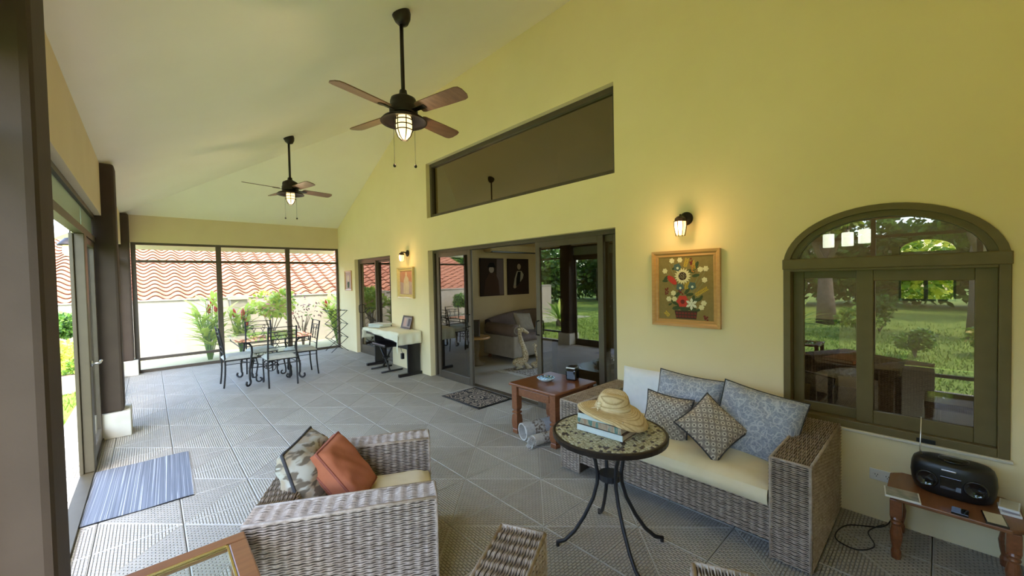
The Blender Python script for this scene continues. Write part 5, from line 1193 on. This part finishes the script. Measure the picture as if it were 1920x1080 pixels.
# portraits and air conditioner on the far wall (faces -y)
principled('portrait_ground', (.035, .020, .014), .9, spec=.1); principled('portrait_coat', (.06, .030, .018), .9, spec=.1); principled('portrait_skin', (.26, .18, .11), .6); principled('portrait_shirt', (.27, .23, .17), .6); principled('portrait_red', (.075, .032, .020), .6); principled('portrait_black', (.012, .009, .008), .9, spec=.1)
def portrait(label, x, z, w, h, fig):
    t = thing('portrait_painting', label, 'painting', (x, LY1-.002, z), 0, 'portraits on the living room wall'); place(t, (x, LY1-.002, z), (1, 0, 0), (0, 0, 1))
    B(-w/2, w/2, -h/2, h/2, 0, .035).build('canvas', 'portrait_ground', t, bevel=.003)
    for nm, mat, pts_ in fig: MB().add([(p*w, q*h, .0356+.0004*k) for k in (fig.index((nm, mat, pts_)),) for p, q in pts_], [tuple(range(len(pts_)))]).build(nm, mat, t)
ell = lambda cx, cy, a, b: [(cx+a*cos(i*.52), cy+b*sin(i*.52)) for i in range(12)]
portrait('dark portrait of a figure in a brown coat and hat', 5.38, 1.655, .64, .80, [('backdrop', 'portrait_red', [(.15, -.48), (.48, -.48), (.48, .48), (.2, .48)]), ('coat', 'portrait_coat', [(-.38, -.48), (.30, -.48), (.26, -.1), (.12, .12), (-.12, .12), (-.30, -.08)]), ('face', 'portrait_skin', ell(-.04, .20, .11, .09)), ('hat', 'portrait_black', [(-.22, .26), (.14, .26), (.06, .38), (-.12, .38)])])
portrait('dark portrait of a figure in white sleeves and black vest', 6.15, 1.655, .64, .80, [('shirt', 'portrait_shirt', [(-.26, -.28), (-.16, -.32), (.2, -.05), (.24, .06), (.14, .16), (-.08, .16), (-.2, -.05)]), ('vest', 'portrait_black', [(-.14, -.30), (.06, -.16), (.10, .14), (-.04, .14), (-.12, -.05)]), ('face', 'portrait_skin', ell(.02, .28, .09, .085)), ('hands', 'portrait_skin', ell(-.20, -.28, .07, .045))])
t = thing('air_conditioner', 'white split air conditioner high on the living room wall', 'air conditioner', (5.87, LY1, 2.245)); B(-.68, .68, -.22, 0, -.07, .10).build('body', 'inner_wall', t, bevel=.03); B(-.64, .64, -.226, -.16, -.078, -.05).build('louvre', 'black_plastic', t, bevel=.004)
# ================================================================ DINING ROOM (through the arched window)
t = thing('dining_table', 'glossy dark wooden dining table inside the arched window', 'table', (5.35, .95, 0)); B(-.62, .62, -.72, .72, .71, .75).build('table_top', 'dark_wood', t, bevel=.008); B(-.5, .5, -.6, .6, .62, .71).build('apron', 'dark_wood', t)
for sx in (-.52, .52):
    for sy in (-.62, .62): B(sx-.05, sx+.05, sy-.05, sy+.05, 0, .71).build('leg', 'dark_wood', t)
def dchair(label, x, y, rz):
    t = thing('dining_chair', label, 'chair', (x, y, 0), rz, 'dark dining room chairs'); B(-.22, .22, -.23, .23, .42, .48).build('seat', 'dark_wood', t, bevel=.015)
    mb = MB(); vs = []
    for i in range(9):
        z = .48+.52*i/8; xx = -.20-.10*(i/8)**1.6-.0
        vs += [(xx, -.22, z), (xx, .22, z), (xx-.035, .22, z), (xx-.035, -.22, z)]
    mb.add(vs, [(4*i+e, 4*i+(e+1) % 4, 4*i+4+(e+1) % 4, 4*i+4+e) for i in range(8) for e in range(4)]+[(32, 33, 34, 35)]); mb.build('backrest', 'dark_wood', t)
    for sx in (-.19, .19):
        for sy in (-.20, .20): B(sx-.022, sx+.022, sy-.022, sy+.022, 0, .42).build('leg', 'dark_wood', t)
dchair('dark curved-back dining chair right of the dining table', 5.15, -.12, pi/2); dchair('dark dining chair nearest the arched window', 4.45, .95, 0); dchair('dark dining chair across the dining table', 6.2, 1.1, pi)
book('brown folder lying on the dining table', (5.0, .62, .752), .34, .26, .03, radians(70), 'brown_wood', 'brown_wood', 'page_edge', None, 'folder')
for y, z, lab in ((.84, 1.96, 'leftmost glowing pendant inside the arched window'), (.68, 1.965, 'middle glowing pendant inside the arched window'), (.545, 1.985, 'rightmost glowing pendant inside the arched window')):
    t = thing('pendant_lamp', lab, 'lamp', (5.5, y, z), 0, 'dining room pendants'); MB().lathe([(.045, -.075), (.05, -.07), (.05, .065), (.045, .07), (.0, .07)], 16).build('shade', 'pendant_glow', t, smooth=True); MB().tube([(0, 0, .07), (0, 0, 4.75-z)], .004, 6).build('cord', 'black_plastic', t); MB().lathe([(0, .07), (.02, .07), (.02, .10), (0, .10)], 12).build('cap', 'silver', t)
